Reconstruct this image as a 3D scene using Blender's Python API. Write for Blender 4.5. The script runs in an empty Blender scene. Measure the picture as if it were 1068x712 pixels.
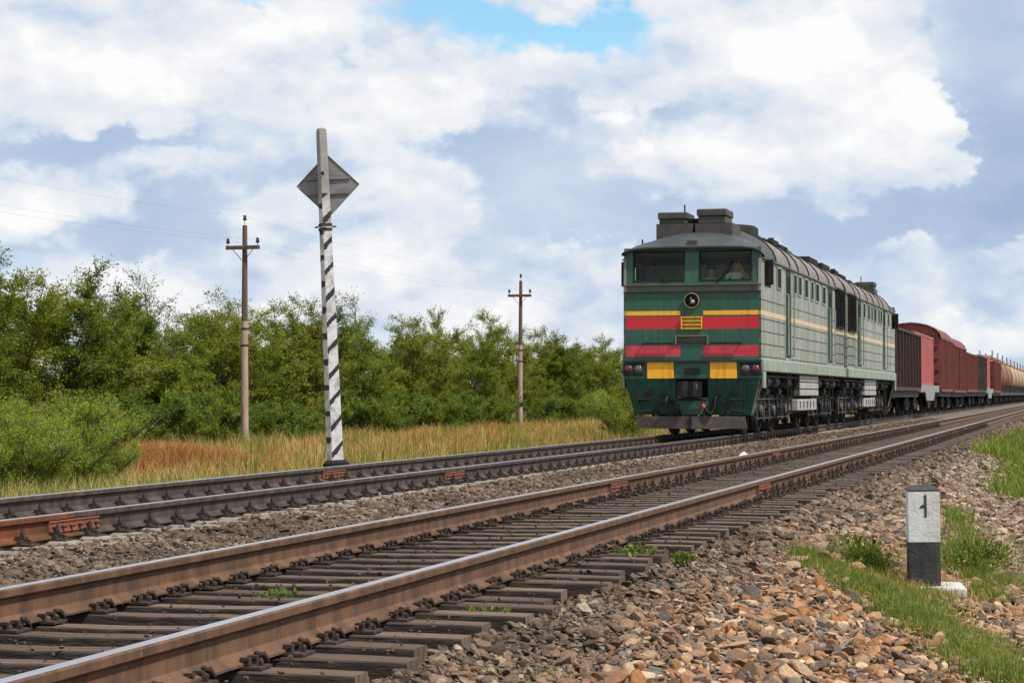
import bpy, bmesh, math, random
import numpy as np
from mathutils import Vector, Matrix, Euler

R = math.radians
rng = np.random.default_rng(7)
random.seed(7)
scene = bpy.context.scene
col = scene.collection

# ------------------------------------------------------------------ camera
cam_d = bpy.data.cameras.new("camera")
cam = bpy.data.objects.new("camera", cam_d)
col.objects.link(cam)
CAM_Z = 0.916
YAW = 15.16
cam.location = (0, 0, CAM_Z)
cam.rotation_euler = (R(90 + 1.432), 0, R(YAW))
cam_d.sensor_width = 36
cam_d.lens = 2200 / 1068 * 36
cam_d.clip_start = 0.1
cam_d.clip_end = 9000
scene.camera = cam

# ------------------------------------------------------------------ sun, exposure
SUN_EL, SUN_AZ = 55.0, 110.0          # azimuth clockwise from the track direction (+Y)
sun_d = bpy.data.lights.new("sun", 'SUN')
sun_d.energy = 5.0
sun_d.angle = R(1.2)
sun_d.color = (1.0, 0.95, 0.88)
sun = bpy.data.objects.new("sun", sun_d)
col.objects.link(sun)
tosun = Vector((math.sin(R(SUN_AZ)) * math.cos(R(SUN_EL)), math.cos(R(SUN_AZ)) * math.cos(R(SUN_EL)), math.sin(R(SUN_EL))))
sun.rotation_euler = (-tosun).to_track_quat('-Z', 'Y').to_euler()
sun.location = (0, 0, 60)
scene.view_settings.view_transform = 'Standard'
scene.view_settings.look = 'None'
scene.view_settings.exposure = 0.0
scene.view_settings.gamma = 1
scene.view_settings.use_curve_mapping = False
scene.render.film_transparent = False
scene.cycles.max_bounces = 6
scene.cycles.diffuse_bounces = 2
scene.cycles.glossy_bounces = 3
scene.cycles.transmission_bounces = 4
scene.cycles.transparent_max_bounces = 6
scene.cycles.use_denoising = True

# ------------------------------------------------------------------ sky: Nishita with cumulus in front of it
world = bpy.data.worlds.new("World")
scene.world = world
world.use_nodes = True
world.cycles.sampling_method = 'MANUAL'
world.cycles.sample_map_resolution = 512
SKY_STRENGTH = 0.1
wt = world.node_tree
wt.nodes.clear()


class NT:
    """tiny helper to write node maths as calls"""
    def __init__(s, tree):
        s.t = tree

    def n(s, typ, **kw):
        nd = s.t.nodes.new(typ)
        for k, v in kw.items():
            setattr(nd, k, v)
        return nd

    def put(s, sock, v):
        if isinstance(v, (int, float)):
            sock.default_value = v
        elif isinstance(v, tuple):
            sock.default_value = v if len(v) == len(sock.default_value) else (*v, 1.0)
        else:
            s.t.links.new(v, sock)

    def m(s, op, a, b=0.0, c=0.0, clamp=False):
        nd = s.n('ShaderNodeMath', operation=op, use_clamp=clamp)
        for k, v in enumerate((a, b, c)):
            s.put(nd.inputs[k], v)
        return nd.outputs[0]

    def v(s, op, a, b=(0, 0, 0), scale=None):
        nd = s.n('ShaderNodeVectorMath', operation=op)
        s.put(nd.inputs[0], a)
        if op != 'SCALE':
            s.put(nd.inputs[1], b)
        if scale is not None:
            s.put(nd.inputs['Scale'], scale)
        return nd.outputs['Value'] if op in ('LENGTH', 'DOT_PRODUCT', 'DISTANCE') else nd.outputs[0]

    def noise(s, vec, scale, detail=6, rough=0.55, dist=0.0):
        nd = s.n('ShaderNodeTexNoise')
        s.put(nd.inputs['Vector'], vec)
        nd.inputs['Scale'].default_value = scale
        nd.inputs['Detail'].default_value = detail
        nd.inputs['Roughness'].default_value = rough
        nd.inputs['Distortion'].default_value = dist
        return nd

    def ramp(s, fac, stops, interp='LINEAR'):
        nd = s.n('ShaderNodeValToRGB')
        nd.color_ramp.interpolation = interp
        e = nd.color_ramp.elements
        while len(e) < len(stops):
            e.new(0.5)
        for k, (p, c) in enumerate(stops):
            e[k].position = p
            e[k].color = (*c, 1.0) if len(c) == 3 else c
        s.put(nd.inputs['Fac'], fac)
        return nd.outputs['Color']

    def mix(s, fac, a, b, blend='MIX'):
        nd = s.n('ShaderNodeMix', data_type='RGBA', blend_type=blend)
        s.put(nd.inputs[0], fac)
        s.put(nd.inputs[6], a)
        s.put(nd.inputs[7], b)
        return nd.outputs[2]

    def smooth(s, x, lo, hi):
        nd = s.n('ShaderNodeMapRange', interpolation_type='SMOOTHSTEP')
        s.put(nd.inputs[0], x)
        nd.inputs[1].default_value = lo
        nd.inputs[2].default_value = hi
        return nd.outputs[0]


def sky_nodes():
    k = NT(wt)
    out = k.n('ShaderNodeOutputWorld')
    bg = k.n('ShaderNodeBackground')
    bg.inputs['Strength'].default_value = SKY_STRENGTH
    wt.links.new(bg.outputs[0], out.inputs[0])
    sky = k.n('ShaderNodeTexSky', sky_type='NISHITA')
    sky.sun_disc = False
    sky.sun_elevation = R(SUN_EL)
    sky.sun_rotation = R(SUN_AZ)
    sky.air_density = 1.0
    sky.dust_density = 0.6
    sky.ozone_density = 1.5
    tc = k.n('ShaderNodeTexCoord')
    d = k.v('NORMALIZE', tc.outputs['Generated'])
    sep = k.n('ShaderNodeSeparateXYZ')
    k.put(sep.inputs[0], d)
    x, y, z = sep.outputs
    az = k.m('MULTIPLY', k.m('ARCTAN2', x, y), 57.29578)
    el = k.m('MULTIPLY', k.m('ARCSINE', z), 57.29578)
    # cloud masses of the day: (azimuth, elevation, half width, half height, weight) in degrees;
    # azimuth counted clockwise from the track direction
    masses = CLOUDS
    # wobble the coordinates so that masses have cloudy outlines
    stretch = k.v('MULTIPLY', d, (1, 1, 1.55))
    w = k.noise(stretch, 16, 5, 0.6)
    wsep = k.n('ShaderNodeSeparateXYZ')
    k.put(wsep.inputs[0], w.outputs['Color'])
    azw = k.m('ADD', az, k.m('MULTIPLY', k.m('SUBTRACT', wsep.outputs[0], 0.5), 6.5))
    elw = k.m('ADD', el, k.m('MULTIPLY', k.m('SUBTRACT', wsep.outputs[1], 0.5), 4.0))
    tot = None
    for (a0, e0, sa, se, wgt) in masses:
        da = k.m('DIVIDE', k.m('SUBTRACT', azw, a0), sa)
        de = k.m('DIVIDE', k.m('SUBTRACT', elw, e0), se)
        r2 = k.m('ADD', k.m('MULTIPLY', da, da), k.m('MULTIPLY', de, de))
        g = k.m('MULTIPLY', k.m('EXPONENT', k.m('MULTIPLY', r2, -1.0)), wgt)
        tot = g if tot is None else k.m('ADD', tot, g)

    def dens(off):
        p = k.v('ADD', stretch, off)
        n1 = k.noise(p, 9, 7, 0.50).outputs['Fac']
        vor = k.n('ShaderNodeTexVoronoi', feature='F1', normalize=True)
        k.put(vor.inputs['Vector'], k.v('ADD', p, k.v('SCALE', w.outputs['Color'], scale=0.06)))
        vor.inputs['Scale'].default_value = 17
        vor.inputs['Detail'].default_value = 3.0
        vor.inputs['Roughness'].default_value = 0.5
        puff = k.m('SUBTRACT', 0.5, vor.outputs['Distance'])
        return k.m('ADD', k.m('MULTIPLY', k.m('SUBTRACT', n1, 0.5), 0.95), k.m('MULTIPLY', puff, 0.38))

    d0 = dens((0, 0, 0))
    d1 = dens((0.004, 0.0, 0.009))
    d2 = dens((0.006, 0.0, 0.030))
    body = k.m('ADD', d0, tot)
    # far layer: soft grey-blue sheet, paler where the cloud is thick
    veil = k.m('ADD', 0.31, k.m('ADD', k.m('MULTIPLY', tot, 0.55), k.m('MULTIPLY', k.m('SUBTRACT', k.noise(stretch, 7, 4, 0.5).outputs['Fac'], 0.5), 0.75)))
    # near layer: crisp heaps, bright where they thin out towards the sun, grey below
    cover = k.smooth(body, -0.055, 0.085)
    relief = k.m('SUBTRACT', d0, d1)
    big = k.m('SUBTRACT', d0, d2)
    heap = k.m('ADD', 0.62, k.m('ADD', k.m('MULTIPLY', relief, 2.2), k.m('ADD', k.m('MULTIPLY', big, 1.5), k.m('MULTIPLY', tot, 0.45))))
    lit = k.m('ADD', k.m('MULTIPLY', cover, heap), k.m('MULTIPLY', k.m('SUBTRACT', 1.0, cover), veil))
    CS = 1.0 / SKY_STRENGTH
    stops = [(0.0, (0.36, 0.475, 0.68)), (0.2, (0.46, 0.575, 0.76)), (0.4, (0.61, 0.705, 0.845)), (0.6, (0.755, 0.81, 0.885)), (0.8, (0.87, 0.89, 0.925)), (1.0, (0.985, 0.985, 0.985))]
    cloud = k.v('SCALE', k.ramp(lit, stops), scale=CS)
    # clear gaps: a few holes in the cloud cover
    gap = None
    for (a0, e0, sa, se, wgt) in GAPS:
        da = k.m('DIVIDE', k.m('SUBTRACT', azw, a0), sa)
        de = k.m('DIVIDE', k.m('SUBTRACT', elw, e0), se)
        r2 = k.m('ADD', k.m('MULTIPLY', da, da), k.m('MULTIPLY', de, de))
        g = k.m('MULTIPLY', k.m('EXPONENT', k.m('MULTIPLY', r2, -1.0)), wgt)
        gap = g if gap is None else k.m('ADD', gap, g)
    hole = k.smooth(k.m('SUBTRACT', gap, k.m('MULTIPLY', d0, 0.9)), 0.22, 0.95)
    blue = k.v('MULTIPLY', sky.outputs[0], (1.35, 1.75, 1.75))
    colr = k.mix(hole, cloud, blue)
    # below the horizon: plain ground-coloured haze
    colr = k.mix(k.smooth(el, -1.5, 0.0), (2.6, 2.4, 2.1), colr)
    k.put(bg.inputs['Color'], colr)


def px_dir(px, py):
    u, v = (px - 534) / 2200, (411 - py) / 2200
    return (-YAW + math.degrees(math.atan(u)), math.degrees(math.atan(v * math.cos(math.atan(u)))))


def mass(px, py, w, h, wgt):
    a, e = px_dir(px, py)
    return (a, e, w / 38.4, h / 38.4, wgt)


CLOUDS = [
    mass(120, 45, 150, 60, 0.30), mass(205, 88, 45, 26, 0.28), mass(60, 20, 90, 40, 0.15),
    mass(80, 150, 130, 30, -0.25), mass(215, 168, 40, 16, 0.16), mass(300, 215, 45, 22, 0.14), mass(30, 215, 60, 24, 0.20), mass(150, 205, 90, 24, -0.12),
    mass(330, 62, 60, 22, -0.16), mass(290, 130, 110, 40, 0.12),
    mass(410, 215, 55, 26, 0.40), mass(400, 275, 30, 20, 0.25), mass(440, 100, 90, 30, 0.18),
    mass(650, 205, 105, 34, -0.22), mass(560, 190, 40, 16, 0.12), mass(560, 110, 60, 30, -0.10), mass(640, 245, 80, 14, -0.18),
    mass(760, 45, 190, 50, 0.32), mass(900, 110, 110, 55, 0.34), mass(635, 92, 18, 14, 0.3), mass(685, 106, 20, 14, 0.28),
    mass(1050, 140, 45, 110, -0.46), mass(940, 215, 170, 26, -0.26), mass(740, 120, 60, 36, -0.10),
    mass(1045, 265, 40, 22, 0.34), mass(850, 190, 90, 20, 0.10),
    mass(560, 300, 320, 45, 0.14), mass(150, 250, 160, 26, -0.05), mass(1000, 20, 60, 40, -0.28), mass(950, 320, 120, 30, 0.12),
]
CLOUDS += [mass(50, 250, 90, 16, -0.16), mass(230, 140, 110, 14, -0.12), mass(560, 60, 50, 16, 0.2), mass(850, 240, 120, 12, -0.22), mass(470, 160, 70, 16, -0.12), mass(340, 300, 60, 30, 0.12)]
GAPS = [mass(505, 27, 155, 28, 1.15), mass(250, 6, 26, 10, 0.7), mass(20, 262, 60, 14, 0.5), mass(610, 20, 40, 20, 0.5)]
sky_nodes()

# ------------------------------------------------------------------ materials
MATS = {}


def new_mat(name):
    m = bpy.data.materials.new(name)
    m.use_nodes = True
    t = m.node_tree
    k = NT(t)
    b = t.nodes['Principled BSDF']
    MATS[name] = m
    return m, k, b


def paint(name, c1, c2, scale=4.0, streak=None, streak_amt=0.5, rough=0.6, metal=0.0, bump=0.0, bscale=40.0, stretch=(1, 1, 1), vary=0.0, lo=0.35, hi=0.68, rust=None, rust_amt=0.6, spec=0.5, rough2=None):
    """two-colour weathered surface: large noise between c1 and c2, optional rust patches, fine bump"""
    m, k, b = new_mat(name)
    tc = k.n('ShaderNodeTexCoord')
    vec = k.v('MULTIPLY', tc.outputs['Object'], stretch)
    n = k.noise(vec, scale, 7, 0.62)
    f = k.smooth(n.outputs['Fac'], lo, hi)
    c = k.mix(f, c1, c2)
    if rust:
        n2 = k.noise(vec, scale * 2.3, 8, 0.7)
        c = k.mix(k.smooth(n2.outputs['Fac'], rust_amt, rust_amt + 0.08), c, rust)
    if streak:
        ns = k.noise(k.v('MULTIPLY', tc.outputs['Object'], (7.0, 7.0, 0.55)), 1.6, 6, 0.62)
        nb = k.noise(tc.outputs['Object'], 0.9, 4, 0.6)
        fs = k.m('MULTIPLY', k.smooth(ns.outputs['Fac'], 0.46, 0.72), k.smooth(nb.outputs['Fac'], 0.28, 0.56))
        c = k.mix(k.m('MULTIPLY', fs, streak_amt), c, streak)
    if vary:
        oi = k.n('ShaderNodeObjectInfo')
        hsv = k.n('ShaderNodeHueSaturation')
        k.put(hsv.inputs['Value'], k.m('ADD', 1 - vary, k.m('MULTIPLY', oi.outputs['Random'], 2 * vary)))
        k.put(hsv.inputs['Color'], c)
        c = hsv.outputs[0]
    k.put(b.inputs['Base Color'], c)
    b.inputs['Metallic'].default_value = metal
    b.inputs['Specular IOR Level'].default_value = spec
    if rough2 is not None:
        k.put(b.inputs['Roughness'], k.m('ADD', rough, k.m('MULTIPLY', f, rough2 - rough)))
    else:
        b.inputs['Roughness'].default_value = rough
    if bump:
        bn = k.n('ShaderNodeBump')
        bn.inputs['Strength'].default_value = bump
        bn.inputs['Distance'].default_value = 0.02
        k.put(bn.inputs['Height'], k.noise(vec, bscale, 6, 0.6).outputs['Fac'])
        k.put(b.inputs['Normal'], bn.outputs[0])
    return m


def island_mat(name, stops, rough=0.9, grey=None, translucent=0.0, trtint=(1.15, 1.25, 0.6), noise_amt=0.25, nscale=0.4, patch=None):
    """colour picked per loose piece (stone, blade, leaf) from a ramp, drifting with place"""
    m, k, b = new_mat(name)
    g = k.n('ShaderNodeNewGeometry')
    tc = k.n('ShaderNodeTexCoord')
    pos = tc.outputs['Object']
    f = k.m('ADD', k.m('MULTIPLY', g.outputs['Random Per Island'], 1 - noise_amt), k.m('MULTIPLY', k.smooth(k.noise(pos, nscale, 4).outputs['Fac'], 0.3, 0.7), noise_amt))
    c = k.ramp(f, stops)
    if grey:
        c = grey(k, pos, c, g)
    if patch:
        c = patch(k, pos, c, g)
    k.put(b.inputs['Base Color'], c)
    b.inputs['Roughness'].default_value = rough
    b.inputs['Specular IOR Level'].default_value = 0.12
    if translucent:
        out = m.node_tree.nodes['Material Output']
        tr = k.n('ShaderNodeBsdfTranslucent')
        k.put(tr.inputs['Color'], k.v('MULTIPLY', c, trtint))
        mx = k.n('ShaderNodeMixShader')
        mx.inputs[0].default_value = translucent
        m.node_tree.links.new(b.outputs[0], mx.inputs[1])
        m.node_tree.links.new(tr.outputs[0], mx.inputs[2])
        m.node_tree.links.new(mx.outputs[0], out.inputs['Surface'])
    return m


# ------------------------------------------------------------------ mesh builder
class MB:
    def __init__(s):
        s.v, s.f, s.mi, s.sm, s.mats = [], [], [], [], []
        s.M = Matrix.Identity(4)

    def slot(s, m):
        if m not in s.mats:
            s.mats.append(m)
        return s.mats.index(m)

    def add(s, verts, faces, m, smooth=False):
        b = len(s.v)
        k = s.slot(m)
        s.v += [tuple(s.M @ Vector(p)) for p in verts]
        for f in faces:
            s.f.append(tuple(b + i for i in f))
            s.mi.append(k)
            s.sm.append(smooth)

    def box(s, lo, hi, m, ch=0.0):
        x0, y0, z0 = lo
        x1, y1, z1 = hi
        if ch <= 0:
            v = [(x0, y0, z0), (x1, y0, z0), (x1, y1, z0), (x0, y1, z0), (x0, y0, z1), (x1, y0, z1), (x1, y1, z1), (x0, y1, z1)]
            s.add(v, [(0, 3, 2, 1), (4, 5, 6, 7), (0, 1, 5, 4), (1, 2, 6, 5), (2, 3, 7, 6), (3, 0, 4, 7)], m)
        else:  # chamfered all round
            bm = bmesh.new()
            bmesh.ops.create_cube(bm, size=1)
            for q in bm.verts:
                q.co = Vector(((x0 + x1) / 2 + q.co.x * (x1 - x0), (y0 + y1) / 2 + q.co.y * (y1 - y0), (z0 + z1) / 2 + q.co.z * (z1 - z0)))
            bmesh.ops.bevel(bm, geom=list(bm.edges), offset=ch, segments=1, affect='EDGES')
            bm.verts.index_update()
            s.add([tuple(q.co) for q in bm.verts], [tuple(q.index for q in f.verts) for f in bm.faces], m)
            bm.free()

    def bar(s, p0, p1, r, m, n=8, r1=None, caps=True, smooth=True):
        p0, p1 = Vector(p0), Vector(p1)
        d = (p1 - p0)
        if d.length < 1e-6:
            return
        q = d.to_track_quat('Z', 'Y')
        r1 = r if r1 is None else r1
        ring = [(math.cos(2 * math.pi * i / n), math.sin(2 * math.pi * i / n)) for i in range(n)]
        v = [tuple(p0 + q @ Vector((r * a, r * b, 0))) for a, b in ring] + [tuple(p1 + q @ Vector((r1 * a, r1 * b, 0))) for a, b in ring]
        s.add(v, [(i, (i + 1) % n, n + (i + 1) % n, n + i) for i in range(n)], m, smooth)
        if caps:
            s.add(v, [tuple(range(n))[::-1], tuple(range(n, 2 * n))], m)

    def tube(s, pts, r, m, n=6):
        """poly-line tube with shared rings; r a number or one per point"""
        pts = [Vector(p) for p in pts]
        rs = r if isinstance(r, (list, tuple)) else [r] * len(pts)
        v = []
        for i, p in enumerate(pts):
            d = (pts[min(i + 1, len(pts) - 1)] - pts[max(i - 1, 0)])
            q = d.to_track_quat('Z', 'Y')
            for j in range(n):
                a = 2 * math.pi * j / n
                v.append(tuple(p + q @ Vector((rs[i] * math.cos(a), rs[i] * math.sin(a), 0))))
        f = []
        for i in range(len(pts) - 1):
            for j in range(n):
                f.append((i * n + j, i * n + (j + 1) % n, (i + 1) * n + (j + 1) % n, (i + 1) * n + j))
        s.add(v, f, m, True)
        s.add(v, [tuple(range(n))[::-1], tuple(range((len(pts) - 1) * n, len(pts) * n))], m)

    def lathe(s, prof, m, axis='Z', at=(0, 0, 0), n=20, smooth=True, caps=False):
        """profile of (radius, height) turned about an axis"""
        v = []
        for r, h in prof:
            for j in range(n):
                a = 2 * math.pi * j / n
                p = (r * math.cos(a), r * math.sin(a), h)
                if axis == 'X':
                    p = (p[2], p[0], p[1])
                if axis == 'Y':
                    p = (p[1], p[2], p[0])
                v.append((p[0] + at[0], p[1] + at[1], p[2] + at[2]))
        f = []
        for i in range(len(prof) - 1):
            for j in range(n):
                f.append((i * n + j, i * n + (j + 1) % n, (i + 1) * n + (j + 1) % n, (i + 1) * n + j))
        s.add(v, f, m, smooth)
        if prof[0][0] > 1e-6 and caps:
            s.add(v, [tuple(range(n))[::-1]], m)
        if prof[-1][0] > 1e-6 and caps:
            s.add(v, [tuple(range((len(prof) - 1) * n, len(prof) * n))], m)

    def prism(s, prof, a0, a1, m, axis='Y', smooth=False, mf=None):
        """closed 2-D outline extruded along an axis. Y: outline is (x, z); X: outline is (y, z); Z: outline is (x, y)"""
        n = len(prof)
        P = {'Y': lambda p, a: (p[0], a, p[1]), 'X': lambda p, a: (a, p[0], p[1]), 'Z': lambda p, a: (p[0], p[1], a)}[axis]
        v = [P(p, a0) for p in prof] + [P(p, a1) for p in prof]
        for i in range(n):
            s.add([v[i], v[(i + 1) % n], v[n + (i + 1) % n], v[n + i]], [(0, 1, 2, 3)], mf(i) if mf else m, smooth)
        s.add(v, [tuple(range(n))[::-1], tuple(range(n, 2 * n))], m)

    def loft(s, rings, m, closed=False, smooth=True, mf=None):
        n = len(rings[0])
        for i in range(len(rings) - 1):
            f = []
            for j in range(n if closed else n - 1):
                f.append((j, (j + 1) % n, n + (j + 1) % n, n + j))
            s.add(list(rings[i]) + list(rings[i + 1]), f, mf(i) if mf else m, smooth)

    def wall(s, us, vs, place, cell, depth=0.05):
        """panel split on the grid us x vs; cell(u, v) gives a material or None for an opening; openings get reveals.
        place(u, v, d) turns panel coordinates into space, d = depth inwards"""
        us, vs = sorted(set(us)), sorted(set(vs))
        g = {}
        for i in range(len(us) - 1):
            for j in range(len(vs) - 1):
                g[i, j] = cell((us[i] + us[i + 1]) / 2, (vs[j] + vs[j + 1]) / 2)
        for (i, j), m in g.items():
            u0, u1, v0, v1 = us[i], us[i + 1], vs[j], vs[j + 1]
            if m is None:
                continue
            s.add([place(u0, v0, 0), place(u1, v0, 0), place(u1, v1, 0), place(u0, v1, 0)], [(0, 1, 2, 3)], m)
            s.add([place(u0, v0, depth), place(u1, v0, depth), place(u1, v1, depth), place(u0, v1, depth)], [(3, 2, 1, 0)], m)
            for di, dj, a, b2 in ((-1, 0, (u0, v0), (u0, v1)), (1, 0, (u1, v0), (u1, v1)), (0, -1, (u0, v0), (u1, v0)), (0, 1, (u0, v1), (u1, v1))):
                if g.get((i + di, j + dj), None) is None:
                    s.add([place(*a, 0), place(*b2, 0), place(*b2, depth), place(*a, depth)], [(0, 1, 2, 3)], m)

    def build(s, name, parent=None, loc=None, bevel=0.0, autosmooth=None, weld=False):
        me = bpy.data.meshes.new(name)
        me.from_pydata(s.v, [], s.f)
        for m in s.mats:
            me.materials.append(m)
        me.polygons.foreach_set('material_index', s.mi)
        me.polygons.foreach_set('use_smooth', s.sm)
        if weld:
            bm = bmesh.new()
            bm.from_mesh(me)
            bmesh.ops.remove_doubles(bm, verts=bm.verts, dist=1e-5)
            bm.to_mesh(me)
            bm.free()
        me.update()
        o = bpy.data.objects.new(name, me)
        col.objects.link(o)
        if parent is not None:
            o.parent = parent
        if loc is not None:
            o.location = loc
        if bevel:
            bv = o.modifiers.new('edge', 'BEVEL')
            bv.width = bevel
            bv.segments = 2
            bv.limit_method = 'ANGLE'
        return o


def np_mesh(name, verts, loops, sizes, mats, mat_idx=None, smooth=False, parent=None):
    """mesh from numpy arrays: verts (n,3), flat loop indices, face sizes"""
    me = bpy.data.meshes.new(name)
    me.vertices.add(len(verts))
    me.vertices.foreach_set('co', np.asarray(verts, np.float32).ravel())
    me.loops.add(len(loops))
    me.loops.foreach_set('vertex_index', np.asarray(loops, np.int32))
    me.polygons.add(len(sizes))
    st = np.concatenate([[0], np.cumsum(sizes)[:-1]]).astype(np.int32)
    me.polygons.foreach_set('loop_start', st)
    me.polygons.foreach_set('loop_total', np.asarray(sizes, np.int32))
    if mat_idx is not None:
        me.polygons.foreach_set('material_index', np.asarray(mat_idx, np.int32))
    me.polygons.foreach_set('use_smooth', np.full(len(sizes), smooth))
    for m in mats:
        me.materials.append(m)
    me.update(calc_edges=True)
    me.validate()
    o = bpy.data.objects.new(name, me)
    col.objects.link(o)
    if parent is not None:
        o.parent = parent
    return o


def tag(o, label=None, cat=None, group=None, kind=None):
    if label:
        o['label'] = label
    if cat:
        o['category'] = cat
    if group:
        o['group'] = group
    if kind:
        o['kind'] = kind
    return o


def empty(name, loc=(0, 0, 0), rz=0.0):
    o = bpy.data.objects.new(name, None)
    o.empty_display_size = 0.3
    col.objects.link(o)
    o.location = loc
    o.rotation_euler = (0, 0, rz)
    return o


def kids(o):
    return [c for c in col.objects if c.parent is o]


def copy_tree(o, parent=None):
    c = o.copy()
    col.objects.link(c)
    if parent is not None:
        c.parent = parent
    for ch in list(o.children):
        copy_tree(ch, c)
    return c


# ------------------------------------------------------------------ lie of the land
GX = [-400, -60, -14, -12.2, -11.0, -10.3, -9.95, -6.9, -6.3, -5.75, -5.56, -5.40, -2.95, -2.72, -2.5, -2.0, -1.3, -0.8, 0.0, 3.0, 60, 400]
GZ = [-1.3, -1.1, -1.0, -0.8, -0.36, -0.255, -0.232, -0.222, -0.25, -0.262, -0.262, -0.325, -0.325, -0.245, -0.285, -0.41, -0.60, -0.70, -0.78, -1.0, -1.1, -1.3]


def gz(x):
    return float(np.interp(x, GX, GZ))


def gz_np(x):
    return np.interp(x, GX, GZ)


def on_line(px, X):
    """distance along the track at which a point on the line x = X lies in the direction of the photo column px"""
    u = px - 534.0
    a = R(YAW)
    d = -X
    return d * (2200 * math.cos(a) + u * math.sin(a)) / (2200 * math.sin(a) - u * math.cos(a))


NEAR_X, FAR_X, GAUGE = -4.15, -8.42, 1.595

# ------------------------------------------------------------------ ground sheet
def ground():
    m, k, b = new_mat('ground_soil')
    tc = k.n('ShaderNodeTexCoord')
    pos = tc.outputs['Object']
    sep = k.n('ShaderNodeSeparateXYZ')
    k.put(sep.inputs[0], pos)
    wob = k.m('MULTIPLY', k.m('SUBTRACT', k.noise(pos, 0.6, 4).outputs['Fac'], 0.5), 1.2)
    xx = k.m('ADD', sep.outputs[0], wob)
    vor = k.n('ShaderNodeTexVoronoi')
    k.put(vor.inputs['Vector'], pos)
    vor.inputs['Scale'].default_value = 13
    grav = k.ramp(vor.outputs['Color'], [(0.0, (0.05, 0.042, 0.036)), (0.35, (0.12, 0.095, 0.075)), (0.6, (0.20, 0.15, 0.11)), (0.8, (0.13, 0.13, 0.125)), (1.0, (0.30, 0.26, 0.22))])
    oily = k.smooth(k.noise(pos, 0.8, 4).outputs['Fac'], 0.35, 0.7)
    grav = k.mix(k.m('MULTIPLY', oily, 0.45), grav, (0.07, 0.055, 0.045))
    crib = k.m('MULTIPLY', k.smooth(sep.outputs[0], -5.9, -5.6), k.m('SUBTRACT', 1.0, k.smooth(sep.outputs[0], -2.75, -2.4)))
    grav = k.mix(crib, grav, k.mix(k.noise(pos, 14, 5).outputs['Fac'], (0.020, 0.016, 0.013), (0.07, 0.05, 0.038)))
    soil = k.mix(k.smooth(k.noise(pos, 0.35, 5).outputs['Fac'], 0.35, 0.65), (0.30, 0.17, 0.075), (0.15, 0.12, 0.05))
    soil = k.mix(k.smooth(k.noise(pos, 9, 5).outputs['Fac'], 0.45, 0.7), soil, (0.10, 0.075, 0.04))
    left = k.m('SUBTRACT', 1.0, k.smooth(xx, -11.6, -10.6))
    right = k.smooth(xx, 0.2, 1.4)
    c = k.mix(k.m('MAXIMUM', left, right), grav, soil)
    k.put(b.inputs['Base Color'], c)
    b.inputs['Roughness'].default_value = 0.95
    bn = k.n('ShaderNodeBump')
    bn.inputs['Strength'].default_value = 0.8
    bn.inputs['Distance'].default_value = 0.04
    k.put(bn.inputs['Height'], vor.outputs['Distance'])
    k.put(b.inputs['Normal'], bn.outputs[0])
    xs = np.unique(np.concatenate([np.array([-3000, -1500, -700, -400, -200, -120, -80, -60, -45, -36, -30, -26, -22, -19, -16.5]), np.arange(-15, 3.01, 0.25), np.array(GX[1:-1]), np.array([4, 6, 10, 18, 35, 60, 120, 400, 1200, 3000])]))
    ys = np.unique(np.concatenate([np.array([-400, -100, -30, -10, -4]), np.arange(0, 60, 0.5), np.arange(60, 200, 4), np.array([220, 260, 320, 400, 600, 900, 1500, 2500, 4500])]))
    X, Y = np.meshgrid(xs, ys)
    Z = gz_np(X)
    bumps = 0.04 * np.sin(X * 1.7 + 0.6 * Y) * np.cos(Y * 0.9 - X) * ((X < -11) | (X > -2.4))
    Z = Z + bumps * 0.6
    V = np.stack([X.ravel(), Y.ravel(), Z.ravel()], 1)
    nx, ny = len(xs), len(ys)
    i = (np.arange(ny - 1)[:, None] * nx + np.arange(nx - 1)[None, :]).ravel()
    L = np.stack([i, i + 1, i + nx + 1, i + nx], 1).ravel()
    o = np_mesh('ground', V, L, np.full(len(i), 4), [m], smooth=True)
    tag(o, kind='structure')
    return o


ground()


# ------------------------------------------------------------------ crushed stone
def stone_protos(n, sub):
    out = []
    r = np.random.default_rng(11 + sub)
    for _ in range(n):
        bm = bmesh.new()
        bmesh.ops.create_icosphere(bm, subdivisions=sub, radius=1.0)
        v = np.array([q.co[:] for q in bm.verts])
        f = np.array([[q.index for q in fc.verts] for fc in bm.faces])
        bm.free()
        if sub == 1:
            v = v * r.uniform(0.7, 1.15, (len(v), 1))
        else:
            for _c in range(9):
                nn = r.normal(size=3)
                nn /= np.linalg.norm(nn)
                c = r.uniform(0.42, 0.8)
                dd = v @ nn - c
                v = v - np.clip(dd, 0, None)[:, None] * nn
            v = v + r.normal(size=v.shape) * 0.015
        v = v * np.array([r.uniform(0.75, 1.25), r.uniform(0.6, 1.0), r.uniform(0.30, 0.62)])
        out.append((v.astype(np.float32), f))
    return out


def rot_mats(n, tilt=0.7, r=rng):
    a = r.uniform(0, 2 * np.pi, n)
    t = r.normal(0, tilt, n)
    p = r.uniform(0, 2 * np.pi, n)
    ca, sa = np.cos(a), np.sin(a)
    Rz = np.zeros((n, 3, 3))
    Rz[:, 0, 0], Rz[:, 0, 1], Rz[:, 1, 0], Rz[:, 1, 1], Rz[:, 2, 2] = ca, -sa, sa, ca, 1
    k = np.stack([np.cos(p), np.sin(p), np.zeros(n)], 1)
    K = np.zeros((n, 3, 3))
    K[:, 0, 1], K[:, 0, 2], K[:, 1, 0], K[:, 1, 2], K[:, 2, 0], K[:, 2, 1] = -k[:, 2], k[:, 1], k[:, 2], -k[:, 0], -k[:, 1], k[:, 0]
    I = np.eye(3)[None]
    Rt = I + np.sin(t)[:, None, None] * K + (1 - np.cos(t))[:, None, None] * (K @ K)
    return Rt @ Rz


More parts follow.
